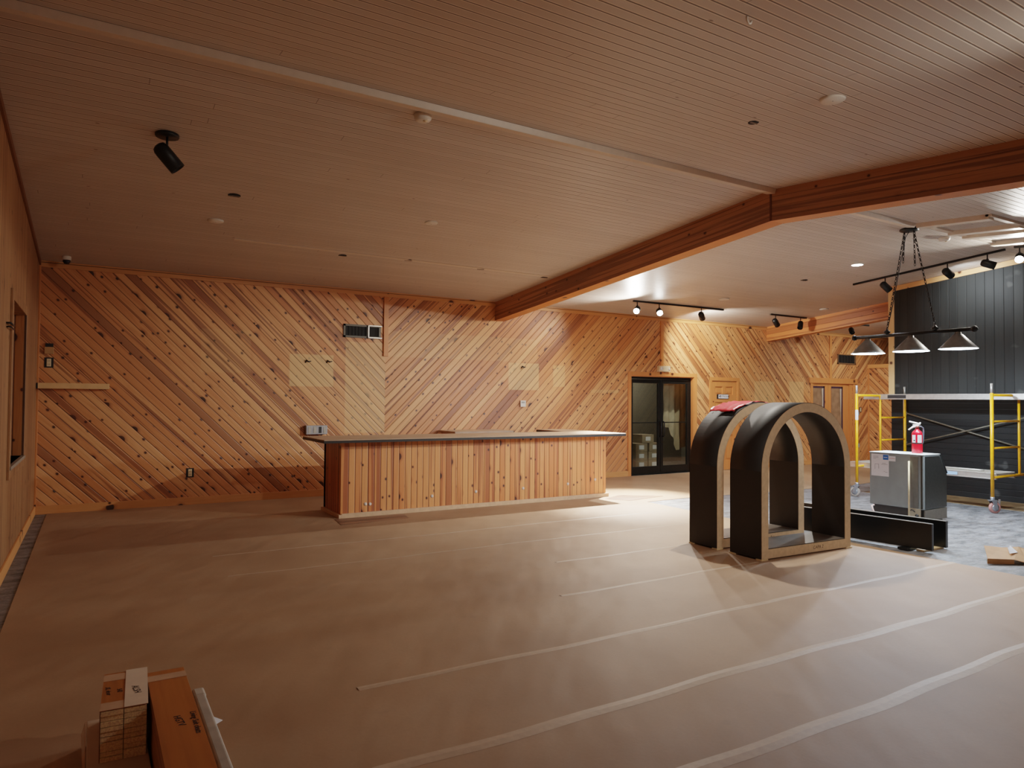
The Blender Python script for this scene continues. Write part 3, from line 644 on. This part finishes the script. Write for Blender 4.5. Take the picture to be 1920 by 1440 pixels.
# ------------------------------------------------------------------ scaffold
sc = thing('scaffold','yellow rolling scaffold tower in front of the black wall','scaffold',(0,0,0))
def end_frame(y, xn, xl, xf, lad_near):
    r = .022; zb, zt_ = .2, 1.63
    m = MB(); m.tube([(xn,y,zb),(xn,y,zt_+.02)],r,14); m.tube([(xf,y,zb),(xf,y,zt_+.02)],r,14)
    m.tube([(xn,y,1.625),(xf,y,1.625)],.0185,12); m.tube([(xn,y,.49),(xf,y,.49)],.0185,12); m.tube([(xl,y,.49),(xl,y,1.62)],.0165,12)
    a,b = (xn,xl) if lad_near else (xl,xf)
    for z in (1.26,.89): m.tube([(a,y,z),(b,y,z)],.0135,10)
    f = m.build('end_frame', yellow, sc)
    for x in (xn,xf):
        MB().tube([(x,y,zt_+.02),(x,y,1.785)],.017,12).build('coupling_pin', alu, f)
        MB().box(x+.02,x+.05,y-.012,y+.012,1.30,1.36).build('brace_lock', zinc, f); MB().box(x+.02,x+.05,y-.012,y+.012,.79,.85).build('brace_lock', zinc, f)
    return f
fA = end_frame(6.735,10.55,11.20,11.92,False); fB = end_frame(4.80,10.62,11.40,12.0-.05,True)
MB().lathe([(.0235,1.23),(.0235,1.39)],(10.55,6.735,0),n=20,cap0=False,cap1=False).build('white_label', paperWh, fA)
def caster(x,y,ang,mat):
    c = Matrix.Rotation(ang,3,'Z'); g = lambda a,b,z: tuple(c @ Vector((a,b,0)) + Vector((x,y,z)))
    w_ = MB(); ax = c @ Vector((0,1,0)); ctr = Vector(g(.03,0,.078))
    w_.lathe([(.05,-.02),(.07,-.021),(.077,-.014),(.077,.014),(.07,.021),(.05,.02)],ctr,ax,28); wo = w_.build('wheel', mat, sc)
    MB().lathe([(.02,-.026),(.048,-.023),(.048,.023),(.02,.026)],ctr,ax,24).build('wheel_hub', zinc, wo)
    m = MB()
    for s_ in (-1,1): m.prism([g(.015,s_*.031,.07),g(.05,s_*.031,.07),g(.035,s_*.031,.175),g(-.035,s_*.031,.175)],Vector(c @ Vector((0,.004*s_,0))))
    m.prism([g(-.045,-.036,.172),g(.045,-.036,.172),g(.045,.036,.172),g(-.045,.036,.172)],(0,0,.01)); m.tube([g(0,0,.18),g(0,0,.225)],.028,14)
    m.prism([g(.05,-.01,.15),g(.10,-.01,.12),g(.11,-.01,.19),g(.10,-.01,.19),g(.09,-.01,.14),g(.05,-.01,.168)],Vector(c @ Vector((0,.03,0))))
    m.build('caster_fork', zinc, wo)
caster(10.55,6.735,R_(105),rubber); caster(10.62,4.80,R_(-28),pinkRub); caster(11.92,6.735,R_(60),rubber); caster(11.95,4.80,R_(20),pinkRub)
MB().tube([(11.93,6.70,1.33),(11.93,4.83,.80)],.0125,8).build('cross_brace', greyBrace, sc); MB().tube([(11.905,6.70,.80),(11.905,4.83,1.33)],.0125,8).build('cross_brace', greyBrace, sc)
def plank(name, z0, x0, x1, ya, yb, label, endcap):
    t = thing(name, label, 'scaffold plank', (0,0,0), 0, 'scaffold planks')
    m = MB(); m.box(x0,x0+.03,ya,yb,z0,z0+.085); m.box(x1-.03,x1,ya,yb,z0,z0+.085); m.box(x0-.006,x0,ya,yb,z0,z0+.012); m.box(x0-.006,x0,ya,yb,z0+.073,z0+.085); m.build('side_rail', alu, t, bev=.002)
    MB().box(x0+.03,x1-.03,ya,yb,z0+.06,z0+.083).build('deck', aluGrey, t)
    if endcap: MB().box(x0-.008,x0-.005,yb-.72,yb-.42,z0+.018,z0+.068).build('dark_label', inkM, t)
    return t
plank('scaffold_plank', 1.565, 11.19, 11.66, 3.2, 7.02, 'aluminium walk plank laid along the top bars of the scaffold', True)
lp = plank('scaffold_plank', .455, 10.72, 11.25, 4.79, 6.98, 'aluminium plank low on the scaffold, behind the grey machine', False)
MB().box(10.711,10.713,5.3,5.7,.475,.52).build('blue_sticker', flat('pale_blue_sticker',lin(150,180,214),.4), lp)
t = thing('metal_bar','thin bent metal bar lying on the low scaffold plank','bar',(0,0,0)); MB().tube([(10.9,6.7,.555),(10.88,5.1,.555),(10.9,5.03,.555)],.014,8).build('bar', alu, t)

# ------------------------------------------------------------------ lamps
def light(kind, name, loc, W, col, size=.05, target=None, ang=90, blend=.5):
    l = D.lights.new(name, kind); l.energy = W; l.color = col; l.shadow_soft_size = size
    if kind == 'SPOT': l.spot_size = R_(ang); l.spot_blend = blend
    o = D.objects.new(name, l); COL.objects.link(o); o.location = loc
    if target: o.rotation_euler = (Vector(target)-Vector(loc)).to_track_quat('-Z','Y').to_euler()
    return o
WARM = (1,.91,.79); NEUT = (1,.93,.83); COOL = (.86,.94,1.)

def head(parent, base, aim, lit=None, stem=.075, r=.056, L_=.19):
    """one swivel lamp head hanging below point base (local), aimed along aim"""
    b = Vector(base); a = Vector(aim).normalized(); piv = b + Vector((0,0,-stem))
    m = MB(); m.tube([b,piv],.009,8); m.lathe([(.016,-.012),(.016,.012)],piv,(1,0,0),12); s_ = m.build('stem', blackMet, parent)
    c0 = piv + Vector((0,0,-r-.005)) - a*L_*.45
    if abs(a.z) > .95: c0 = piv - a*.0 + Vector((.06,0,-.05))
    h = MB().lathe([(0,0),(r*.45,.0),(r*.8,.012),(r*.97,.035),(r,.06),(r,L_),(r*.93,L_),(r*.93,L_-.035),(0,L_-.035)],c0,a,28,False,False).build('lamp_head', blackMet, parent)
    if lit: MB().lathe([(0,L_-.012),(r*.9,L_-.012),(r*.9,L_-.016)],c0,a,24,False,False).build('lens', lit, h)
    return c0 + a*(L_+.02)
def track(label, p0, p1, heads, grp='track lights'):
    mid = (Vector(p0)+Vector(p1))/2
    t = thing('track_light', label, 'track light', mid, 0, grp)
    d = (Vector(p1)-Vector(p0)); n = d.cross(Vector((0,0,1))).normalized()*.018; a0 = Vector(p0)-mid; a1_ = Vector(p1)-mid
    MB().hexa([a0-n-Vector((0,0,.03)),a0+n-Vector((0,0,.03)),a1_+n-Vector((0,0,.03)),a1_-n-Vector((0,0,.03)),a0-n,a0+n,a1_+n,a1_-n]).build('rail', blackMet, t)
    out = []
    for f,aim,lit in heads: out.append(head(t, a0+d*f-Vector((0,0,.03)), aim, lit)+mid)
    return out
zt1 = zc(9.64)
h1 = track('black track light with two glowing heads over the glass doors', (8.37,9.64,zt1),(10.66,9.60,zt1), [(.04,(-.75,-.6,-.42),bulbW),(.27,(-.55,-.78,-.42),bulbW),(.74,(.75,.45,-.55),None)])
h2 = track('short two-head black track light left of the far pine beam', (12.02,9.57,zc(9.57)),(13.19,9.57,zc(9.57)), [(.14,(.72,.1,-.62),None),(.83,(-.55,-.3,-.75),None)])
h3 = track('long black track light running along the ceiling before the black wall', (11.15,7.17,zc(7.17)),(11.22,4.88,zc(4.88)), [(.24,(.6,-.45,-.72),None),(.66,(1,-.1,-.42),None),(.90,(.35,-.9,-.42),None)])
h4 = track('black track light at the right edge with a glaring head', (11.12,4.72,zc(4.72)),(11.16,2.6,zc(2.6)), [(.03,(-.82,-.30,-.42),bulbW)])
h5 = track('unlit lamp head half hidden behind the far pine beam', (14.85,9.65,zc(9.65)),(15.6,9.65,zc(9.65)), [(.1,(-.5,-.5,-.5),None)])
# left single spot
t = thing('ceiling_spotlight','lone black ceiling spotlight on a round plate at upper left','spotlight',(.48,6.23,zc(6.23)))
MB().lathe([(0,-.02),(.085,-.02),(.09,-.012),(.09,.006)],n=32).build('ceiling_plate', blackMet, t)
head(t,(0,0,-.02),(.62,.0,-.70),None,.085,.062,.23)
# pendant lamp
pd_ = thing('billiard_lamp','three-shade black pendant lamp hung on chains before the black wall','pendant lamp',(8.918,4.97,0))
MB().lathe([(0,3.70),(.085,3.70),(.11,3.712),(.11,3.745)],n=32).build('canopy', blackMet, pd_)
m = MB(); m.tube([(0,.74,2.388),(0,-.75,2.388)],.021,14)
for y in (.75,-.76): m.lathe([(.02,-.03),(.032,-.02),(.036,0),(.032,.02),(.02,.03),(.0,.045)],(0,y,2.388),(0,1 if y>0 else -1,0),16)
m.build('crossbar', blackMet, pd_)
for y in (.295,-.31): MB().lathe([(.0,2.40),(.02,2.41),(.045,2.435),(.02,2.455),(.008,2.475),(0,2.48)],(0,y,0),n=16).build('hanger_knob', blackMet, pd_)
def chain(p,q_):
    m = MB(); p=Vector(p); q_=Vector(q_); d=q_-p; n=int(d.length/.032); rot = Vector((0,0,1)).rotation_difference(d.normalized()).to_matrix()
    for i in range(n+1):
        mm = rot @ Matrix.Rotation(PI/2*(i%2),3,'Z') @ Matrix.Diagonal((.6,1,1)); m.torus(p+d*i/n,.019,.0052,mm,1,8,4)
    return m.build('chain', blackMet, pd_)
chain((0,.295,2.48),(0,.06,3.70)); chain((0,-.31,2.48),(0,-.06,3.70)); chain((.02,.07,3.70),(.02,.09,3.33)); chain((.02,-.05,3.70),(.02,-.06,3.27))
MB().tube([(0,.0,3.70),(.01,.05,3.64),(.012,.14,3.2),(.012,.22,2.8),(.006,.285,2.5)],.005,6).build('power_cord', blackRub, pd_)
for y in (.56,-.015,-.58):
    m = MB(); m.lathe([(.012,2.37),(.034,2.362),(.036,2.34),(.05,2.335),(.205,2.168),(.208,2.162)],(0,y,0),n=36,cap0=True,cap1=False); so = m.build('lamp_shade', shadeOut, pd_)
    MB().lathe([(.046,2.332),(.202,2.166),(.206,2.163)],(0,y,0),n=36,cap0=True,cap1=False).build('shade_lining', shadeIn, so)
    MB().lathe([(0,2.19),(.02,2.195),(.03,2.22),(.026,2.26),(.014,2.29),(.014,2.32)],(0,y,0),n=16).build('bulb', bulbC, so)
    light('POINT','pendant_bulb',(8.918,4.97+y,2.168),90,(.74,.87,1.),.035)
# recessed light
t = thing('recessed_light','small round recessed ceiling light, lit, beyond the beam','recessed light',(9.99,6.36,zc(6.36)))
MB().lathe([(.075,-.006),(.092,-.004),(.095,.01)],n=32,cap0=False,cap1=False).build('trim_ring', whitePl, t); MB().lathe([(0,-.004),(.078,-.006)],n=32,cap0=False).build('lens', bulbC, t)

# smoke detectors, cover plates, open boxes
def smoke(x,y,label):
    t = thing('smoke_detector', label, 'smoke detector', (x,y,zc(y)))
    MB().lathe([(.0,-.05),(.035,-.05),(.055,-.045),(.066,-.03),(.07,-.012),(.07,.008)],n=32).build('detector_body', whitePl, t)
    MB().lathe([(.0,-.058),(.014,-.056),(.02,-.048)],(.01,-.02,0),n=16).build('sensor_cap', ivoryPl, t)
smoke(2.18,5.0,'white smoke detector on the ceiling beside the ridge board'); smoke(9.78,4.98,'white smoke detector right of the pendant lamp canopy')
def plate(x,y,r,label):
    t = thing('cover_plate', label, 'ceiling cover plate', (x,y,zc(y)), 0, 'white ceiling cover plates')
    MB().lathe([(0,-.016),(r*.8,-.015),(r*.95,-.01),(r,.0),(r,.012)],n=36).build('plate', whitePl, t); MB().lathe([(0,-.018),(.006,-.017),(.006,-.012)],n=10).build('screw', zinc, t)
plate(4.30,2.91,.085,'round white cover plate on the near ceiling at upper right'); plate(1.13,8.23,.085,'round white cover plate low on the left ceiling'); plate(3.30,7.30,.075,'round white cover plate in the middle of the left ceiling')
plate(12.72,8.82,.09,'round white cover plate nearest the far beam'); plate(9.94,8.94,.10,'round white cover plate between recessed light and far track light')
def openbox(x,y,label,r=.055):
    t = thing('open_ceiling_box', label, 'open electrical box', (x,y,zc(y)), 0, 'open ceiling boxes')
    MB().lathe([(0,-.003),(r,-.003),(r,.006)],n=24).build('box_opening', darkHole, t)
    MB().box(-r*.9,r*.9,-.008,.008,-.007,-.003).build('strap', flat('grey_strap',lin(110,96,84),.5,.3), t)
openbox(1.18,7.37,'dark open ceiling box right of the lone spotlight',.06); openbox(2.79,8.98,'leftmost dark opening of the row near the back wall'); openbox(3.67,8.85,'second dark opening in the row near the back wall'); openbox(4.80,8.86,'third dark opening in the row near the back wall'); openbox(5.93,8.9,'last dark opening of the row, against the beam')
openbox(4.28,3.56,'dark opening in the near ceiling below the big cover plate',.04); openbox(10.08,7.36,'dark opening in the ceiling beyond the beam, below the lit recessed light',.06)
t = thing('ceiling_hook','small white hook on the near ceiling at the top edge','hook',(2.93,2.48,zc(2.48))); MB().tube([(0,0,.005),(0,0,-.02),(.015,0,-.035),(.03,0,-.03),(.035,0,-.015)],.006,8).build('hook', whitePl, t)
t = thing('security_camera','small dome camera on the ceiling in the left corner','camera',(-.31,10.40,zc(10.40)))
MB().lathe([(.05,.01),(.052,-.02),(.05,-.045)],n=24).build('camera_mount', whitePl, t); MB().lathe([(.044,-.045),(.04,-.07),(.026,-.09),(0,-.097)],n=24).build('camera_dome', flat('dark_blue_dome',lin(16,14,34),.15), t)

# ------------------------------------------------------------------ wall fittings
def outlet(name, x, z, label, cat, blk=True):
    t = thing(name, label, cat, (x,YB,z), 0, 'wall outlets' if cat=='outlet' else None)
    if blk: MB().box(-.05,.05,-.006,.002,-.065,.065).build('cut_opening', inkM, t)
    MB().box(-.024,.024,-.012,-.005,-.05,.05).build('socket', ivoryPl, t, bev=.003)
    m = MB()
    for z_ in (-.022,.022):
        for x_ in (-.008,.008): m.box(x_-.002,x_+.002,-.0135,-.0115,z_-.006,z_+.006)
    m.build('slots', inkM, t)
outlet('wall_outlet',-.485,1.94,'uncovered wall outlet above the short shelf in the left corner','outlet'); outlet('wall_outlet',1.195,.45,'uncovered wall outlet low on the back wall left of the bar','outlet')
outlet('wall_outlet',16.95,1.33,'uncovered wall outlet behind the yellow post, right of the paired doors','outlet')
t = thing('wall_switch_box','small tan box with dark top above the corner outlet','box',(-.485,YB,2.11)); MB().box(-.05,.05,-.03,.0,-.06,.03).build('box_body', flat('tan_box',lin(186,140,90),.5), t, bev=.003); MB().box(-.04,.045,-.028,0,.03,.075).build('dark_top', inkM, t)
t = thing('gang_box','bare metal four-gang electrical box sticking up behind the bar left end','electrical box',(2.95,YB-.06,1.02))
MB().box(-.17,.15,-.04,.063,-.06,.075).build('metal_box', zinc, t, bev=.003)
for x in (-.12,-.04,.04,.11): MB().box(x-.02,x+.02,-.046,-.039,-.04,.055).build('device', inkM if x in (.04,) else aluGrey, t)
t = thing('thermostat','white thermostat on the pine wall above the bar','thermostat',(6.69,YB,1.44)); MB().box(-.06,.055,-.03,.003,-.055,.06).build('thermostat_body', whitePl, t, bev=.005); MB().box(-.04,.03,-.0315,-.029,.01,.04).build('display', flat('lcd',lin(150,150,140),.3), t)
t = thing('emergency_light','ivory emergency light box above the glass doors','emergency light',(10.10,YB,2.17)); MB().box(-.15,.16,-.07,0,-.055,.065).build('light_housing', ivoryPl, t, bev=.008); MB().lathe([(.035,0),(.035,.02),(0,.024)],(-.10,-.07,.01),(0,-1,0),18).build('lamp_lens', whitePl, t); MB().lathe([(.02,0),(.02,.015),(0,.018)],(.12,-.07,0),(0,-1,0),14).build('lamp_lens', whitePl, t)
for x_,z_,lb in ((2.815,2.067,'left one of two small black hooks on the pale square patch left of the vent'),(3.14,2.075,'right one of two small black hooks on the pale square patch left of the vent'),(6.70,2.10,'small black hook on the pale square patch above the thermostat')):
    t = thing('wall_hook', lb, 'hook', (x_,YB,z_)); MB().tube([(-.04,.002,-.015),(-.025,-.02,.02),(.0,-.03,.0),(.045,-.012,.01)],[.008,.014,.012,.007],8).build('hook', blackMet, t)
# vents
v = thing('wall_vent','black duct grille with a bent white-edged flap above the bar','vent',(3.66,YB,2.58))
m = MB(); a_,b_2,h_ = -.30,.31,.105
m.box(a_,b_2,-.02,0,-h_,-h_+.03); m.box(a_,b_2,-.02,0,h_-.03,h_); m.box(a_,a_+.03,-.02,0,-h_,h_); m.box(b_2-.03,b_2,-.02,0,-h_,h_); m.box(.075,.10,-.02,0,-h_,h_); m.build('vent_frame', flat('dark_grey_frame',lin(74,70,62),.4,.3), v)
MB().box(a_+.02,b_2-.02,-.004,.0,-h_+.02,h_-.02).build('duct_opening', darkHole, v)
m = MB()
for i in range(6): m.box(a_+.04+i*.055,a_+.045+i*.055,-.012,-.004,-h_+.03,h_-.03)
m.build('grille_bars', blackMet, v)
m = MB(); rt = Matrix.Rotation(R_(-14),3,'Z')
for (cx_,cz_,w_,hh) in ((.10,0,.022,.21),(.21,.095,.23,.022),(.21,-.095,.23,.022)): m.cbox((cx_,-.035,cz_),(w_,.012,hh))
m.build('vent_flap', alu, v, bev=.003)
v = thing('wall_vent','black grille in a pale frame high on the wall above the paired doors','vent',(16.36,YB,2.60))
m = MB(); a_,b_2,h_ = -.38,.38,.125
m.box(a_,b_2,-.02,0,-h_,-h_+.035); m.box(a_,b_2,-.02,0,h_-.02,h_); m.box(a_,a_+.03,-.02,0,-h_,h_); m.box(b_2-.04,b_2,-.02,0,-h_,h_); m.build('vent_frame', flat('tan_grey_frame',lin(120,92,66),.4,.2), v)
MB().box(a_+.02,b_2-.02,-.004,.0,-h_+.02,h_-.02).build('duct_opening', darkHole, v)
m = MB()
for i in range(5): m.box(a_+.12+i*.12,a_+.13+i*.12,-.012,-.004,-h_+.03,h_-.03)
m.build('grille_bars', blackMet, v)
# shelf ledge in the corner
t = thing('corner_shelf','short pine ledge shelf in the left corner under the outlet','shelf',(-.21,YB,1.665))
MB().box(-.38,.40,-.15,-.0,-.06,.012).build('shelf_board', flat('pale_shelf_pine', lin(232,186,130), .45, var=.08, scale=6), t, bev=.003); MB().box(-.395,-.381,-.15,0,-.06,.012).build('dark_end', inkM, t)
t = thing('wall_rod','short dark metal rod standing out from the left wall by the window','rod',(XL,6.95,2.10)); MB().tube([(0,0,0),(.03,.0,0),(.03,.28,0)],.008,8).build('rod', blackMet, t); MB().tube([(0,0.02,-.03),(.03,.02,-.03),(.03,.28,-.03)],.006,8).build('rod', blackMet, t)

# ------------------------------------------------------------------ sample bundles in the near left corner
t = thing('carton','low pale carton flat on the floor under the bundle','box',(.0,0,.006))
MB().box(.005,.216,2.6,3.52,.0,.105).build('carton_body', flat('pale_carton',lin(196,176,152),.5,var=.06,scale=5), t, bev=.004)
MB().prism([(.003,2.7,.02),(.0,3.1,.03),(-.012,3.5,.06),(.002,3.52,.105),(.003,2.7,.105)],(-.002,0,0)).build('loose_wrap', clearTape, t)
bl = thing('plank_bundle','taped stack of flooring samples, chipboard ends facing out and a white slip on top','bundle of samples',(.048,3.09,.112),R_(-3))
zz = 0; 
random.seed(3)
for colx in (0,1):
    zz = 0; hs = [.019,.0185,.036,.0185,.0185,.0185,.019,.019,.019] if colx==0 else [.034,.0185,.02,.0185,.0185,.018,.0185,.02,.019]
    tot = sum(hs); k_ = .192/tot
    for i,h in enumerate(hs):
        h *= k_; x0 = .0015 + colx*.079; j = random.uniform(-.004,.004)
        MB().box(x0,x0+.0765,j,.40,zz,zz+h-.0026).build('sample_board', [chip], bl); zz += h
MB().box(.0,.158,.001,.402,.1915,.194).build('top_veneer', caramel, bl)
for y0,y1 in ((.0,.075),(.31,.385)):
    MB().box(-.001,.159,y0,y1,.194,.1952).build('clear_tape', clearTape, bl)
MB().box(-.0015,.0,.0,.40,.0,.194).build('side_face', caramel, bl); 
MB().box(.08,.162,-.002,.41,.1953,.1968).build('paper_slip', flat('pale_slip',lin(222,200,176),.5,var=.03), bl)
text('handwriting','ALSH',.036,inkM,bl,frame_m((.12,.165,.1972),(.15,-1,0),(1,.15,0)),.2)
text('handwriting','XL door',.026,inkM,bl,frame_m((.02,.20,.1945),(.1,-1,0),(1,.1,0)),.2); text('handwriting','542',.026,inkM,bl,frame_m((.06,.19,.1945),(.1,-1,0),(1,.1,0)),.2)
b2_ = thing('plank_bundle','long caramel veneered plank bundle with handwriting, right of the taped stack','bundle of samples',(.205,3.44,.006),R_(0))
MB().box(.02,.166,-1.5,0,0,.286).build('plank_stack', plywood, b2_, bev=.002)
MB().box(.019,.167,-1.5,.002,.286,.292).build('top_veneer', caramel, b2_, bev=.001)
MB().box(.018,.168,-.115,-.05,.2921,.2936).build('clear_tape', clearTape, b2_)
text('handwriting','HGTV',.036,inkM,b2_,frame_m((.095,-.56,.2926),(.12,-1,0),(1,.12,0)),.1)
text('handwriting','Living Suit cleats',.030,inkM,b2_,frame_m((.147,-.60,.2926),(.0,-1,0),(1,.0,0)),.15)
wr = thing('wrapped_bundle','plastic-wrapped grey bundle along the right side of the caramel plank','bundle',(.375,3.17,.006))
m = MB(); m.box(.0,.045,-1.2,.0,0,.288); m.build('foam_wrap', wrapM, wr, bev=.01, seg=3)
m = MB(); m.box(-.001,.047,-.075,.003,.02,.2905); m.build('wrap_fold', flat('wrap_fold_grey',lin(190,180,166),.4), wr, bev=.01)
MB().prism([(.046,-.27,.27),(.075,-.30,.262),(.046,-.34,.27)],(0,0,.002)).build('tape_flag', paperWh, wr)

# ------------------------------------------------------------------ light
light('SPOT','ceiling_spot_a',(8.15,3.15,3.44),450,WARM,.04,(3.9,10.0,.75),46,1.)
light('SPOT','ceiling_spot_b',(4.6,1.0,3.25),90,WARM,.05,(1.2,7.0,.5),96,1.)
light('SPOT','beam_spot',(6.55,5.75,3.36),210,NEUT,.04,(6.35,4.4,0),95,.8)
light('SPOT','track_head_one',h1[0],3000,NEUT,.04,(7.1,8.15,0),46,1.)
light('SPOT','track_head_two',h1[1],420,NEUT,.04,(5.4,7.2,0),52,1.)
light('SPOT','track_spill_one',h1[0],150,NEUT,.04,Vector(h1[0])+Vector((-.75,-.3,-.3)),165,.9)
light('SPOT','track_head_three',h1[2],150,NEUT,.04,Vector(h1[2])+Vector((.8,.4,-.35)),130,.8)
light('SPOT','track_head_far',h2[1],60,NEUT,.04,Vector(h2[1])+Vector((-.5,-.3,-.7)),110,.7)
light('SPOT','front_fill',(3.4,-.3,3.15),85,NEUT,.05,(6.3,5.0,.7),52,1.)  # unseen fill light, added to brighten the arch fronts
light('SPOT','far_fill',(15.6,7.9,3.3),140,NEUT,.05,(15.9,10.7,1.0),110,1.)  # unseen light added to lift the pine wall and doors at far right
light('SPOT','track_head_wall',h3[1],35,COOL,.04,Vector(h3[1])+Vector((1,-.1,-.35)),130,.7)
light('SPOT','track_head_glare',h4[0],90,NEUT,.05,Vector(h4[0])+Vector((-.8,-.1,-.32)),150,.8)
light('SPOT','recessed_beam',(9.99,6.36,zc(6.36)-.03),110,COOL,.06,(9.99,6.36,0),120,.6)
light('SPOT','ceiling_spot_c',(10.3,2.2,3.3),45,COOL,.05,(8.4,4.2,.0),80,.9)
light('POINT','vestibule_fill',(10.6,12.2,2.4),30,NEUT,.1)  # light added inside the vestibule so the cartons show through the glass
w = D.worlds.new('world'); bpy.context.scene.world = w; w.use_nodes = True
w.node_tree.nodes['Background'].inputs[0].default_value = (.9,.75,.6,1); w.node_tree.nodes['Background'].inputs[1].default_value = .03

# ------------------------------------------------------------------ camera
cam = D.cameras.new('camera'); co = D.objects.new('camera', cam); COL.objects.link(co)
yaw, pit, rol = R_(31.09), R_(1.35), R_(.44)
fwd = Vector((math.sin(yaw)*math.cos(pit), math.cos(yaw)*math.cos(pit), math.sin(pit))); right = Vector((math.cos(yaw),-math.sin(yaw),0)); up = right.cross(fwd)
r2 = right*math.cos(rol)+up*math.sin(rol); u2 = -right*math.sin(rol)+up*math.cos(rol)
Mx = Matrix((r2,u2,-fwd)).transposed().to_4x4(); Mx.translation = (0,0,1.5); co.matrix_world = Mx
cam.sensor_width = 36; cam.lens = 1304.5/1920*36; cam.clip_start = .05; cam.clip_end = 100
S = bpy.context.scene; S.camera = co
S.view_settings.view_transform = 'Filmic'; S.view_settings.look = 'Medium Contrast'; S.view_settings.exposure = .92; S.view_settings.gamma = 1
S.cycles.use_denoising = True; S.cycles.max_bounces = 8; S.cycles.diffuse_bounces = 5; S.cycles.sample_clamp_indirect = 6
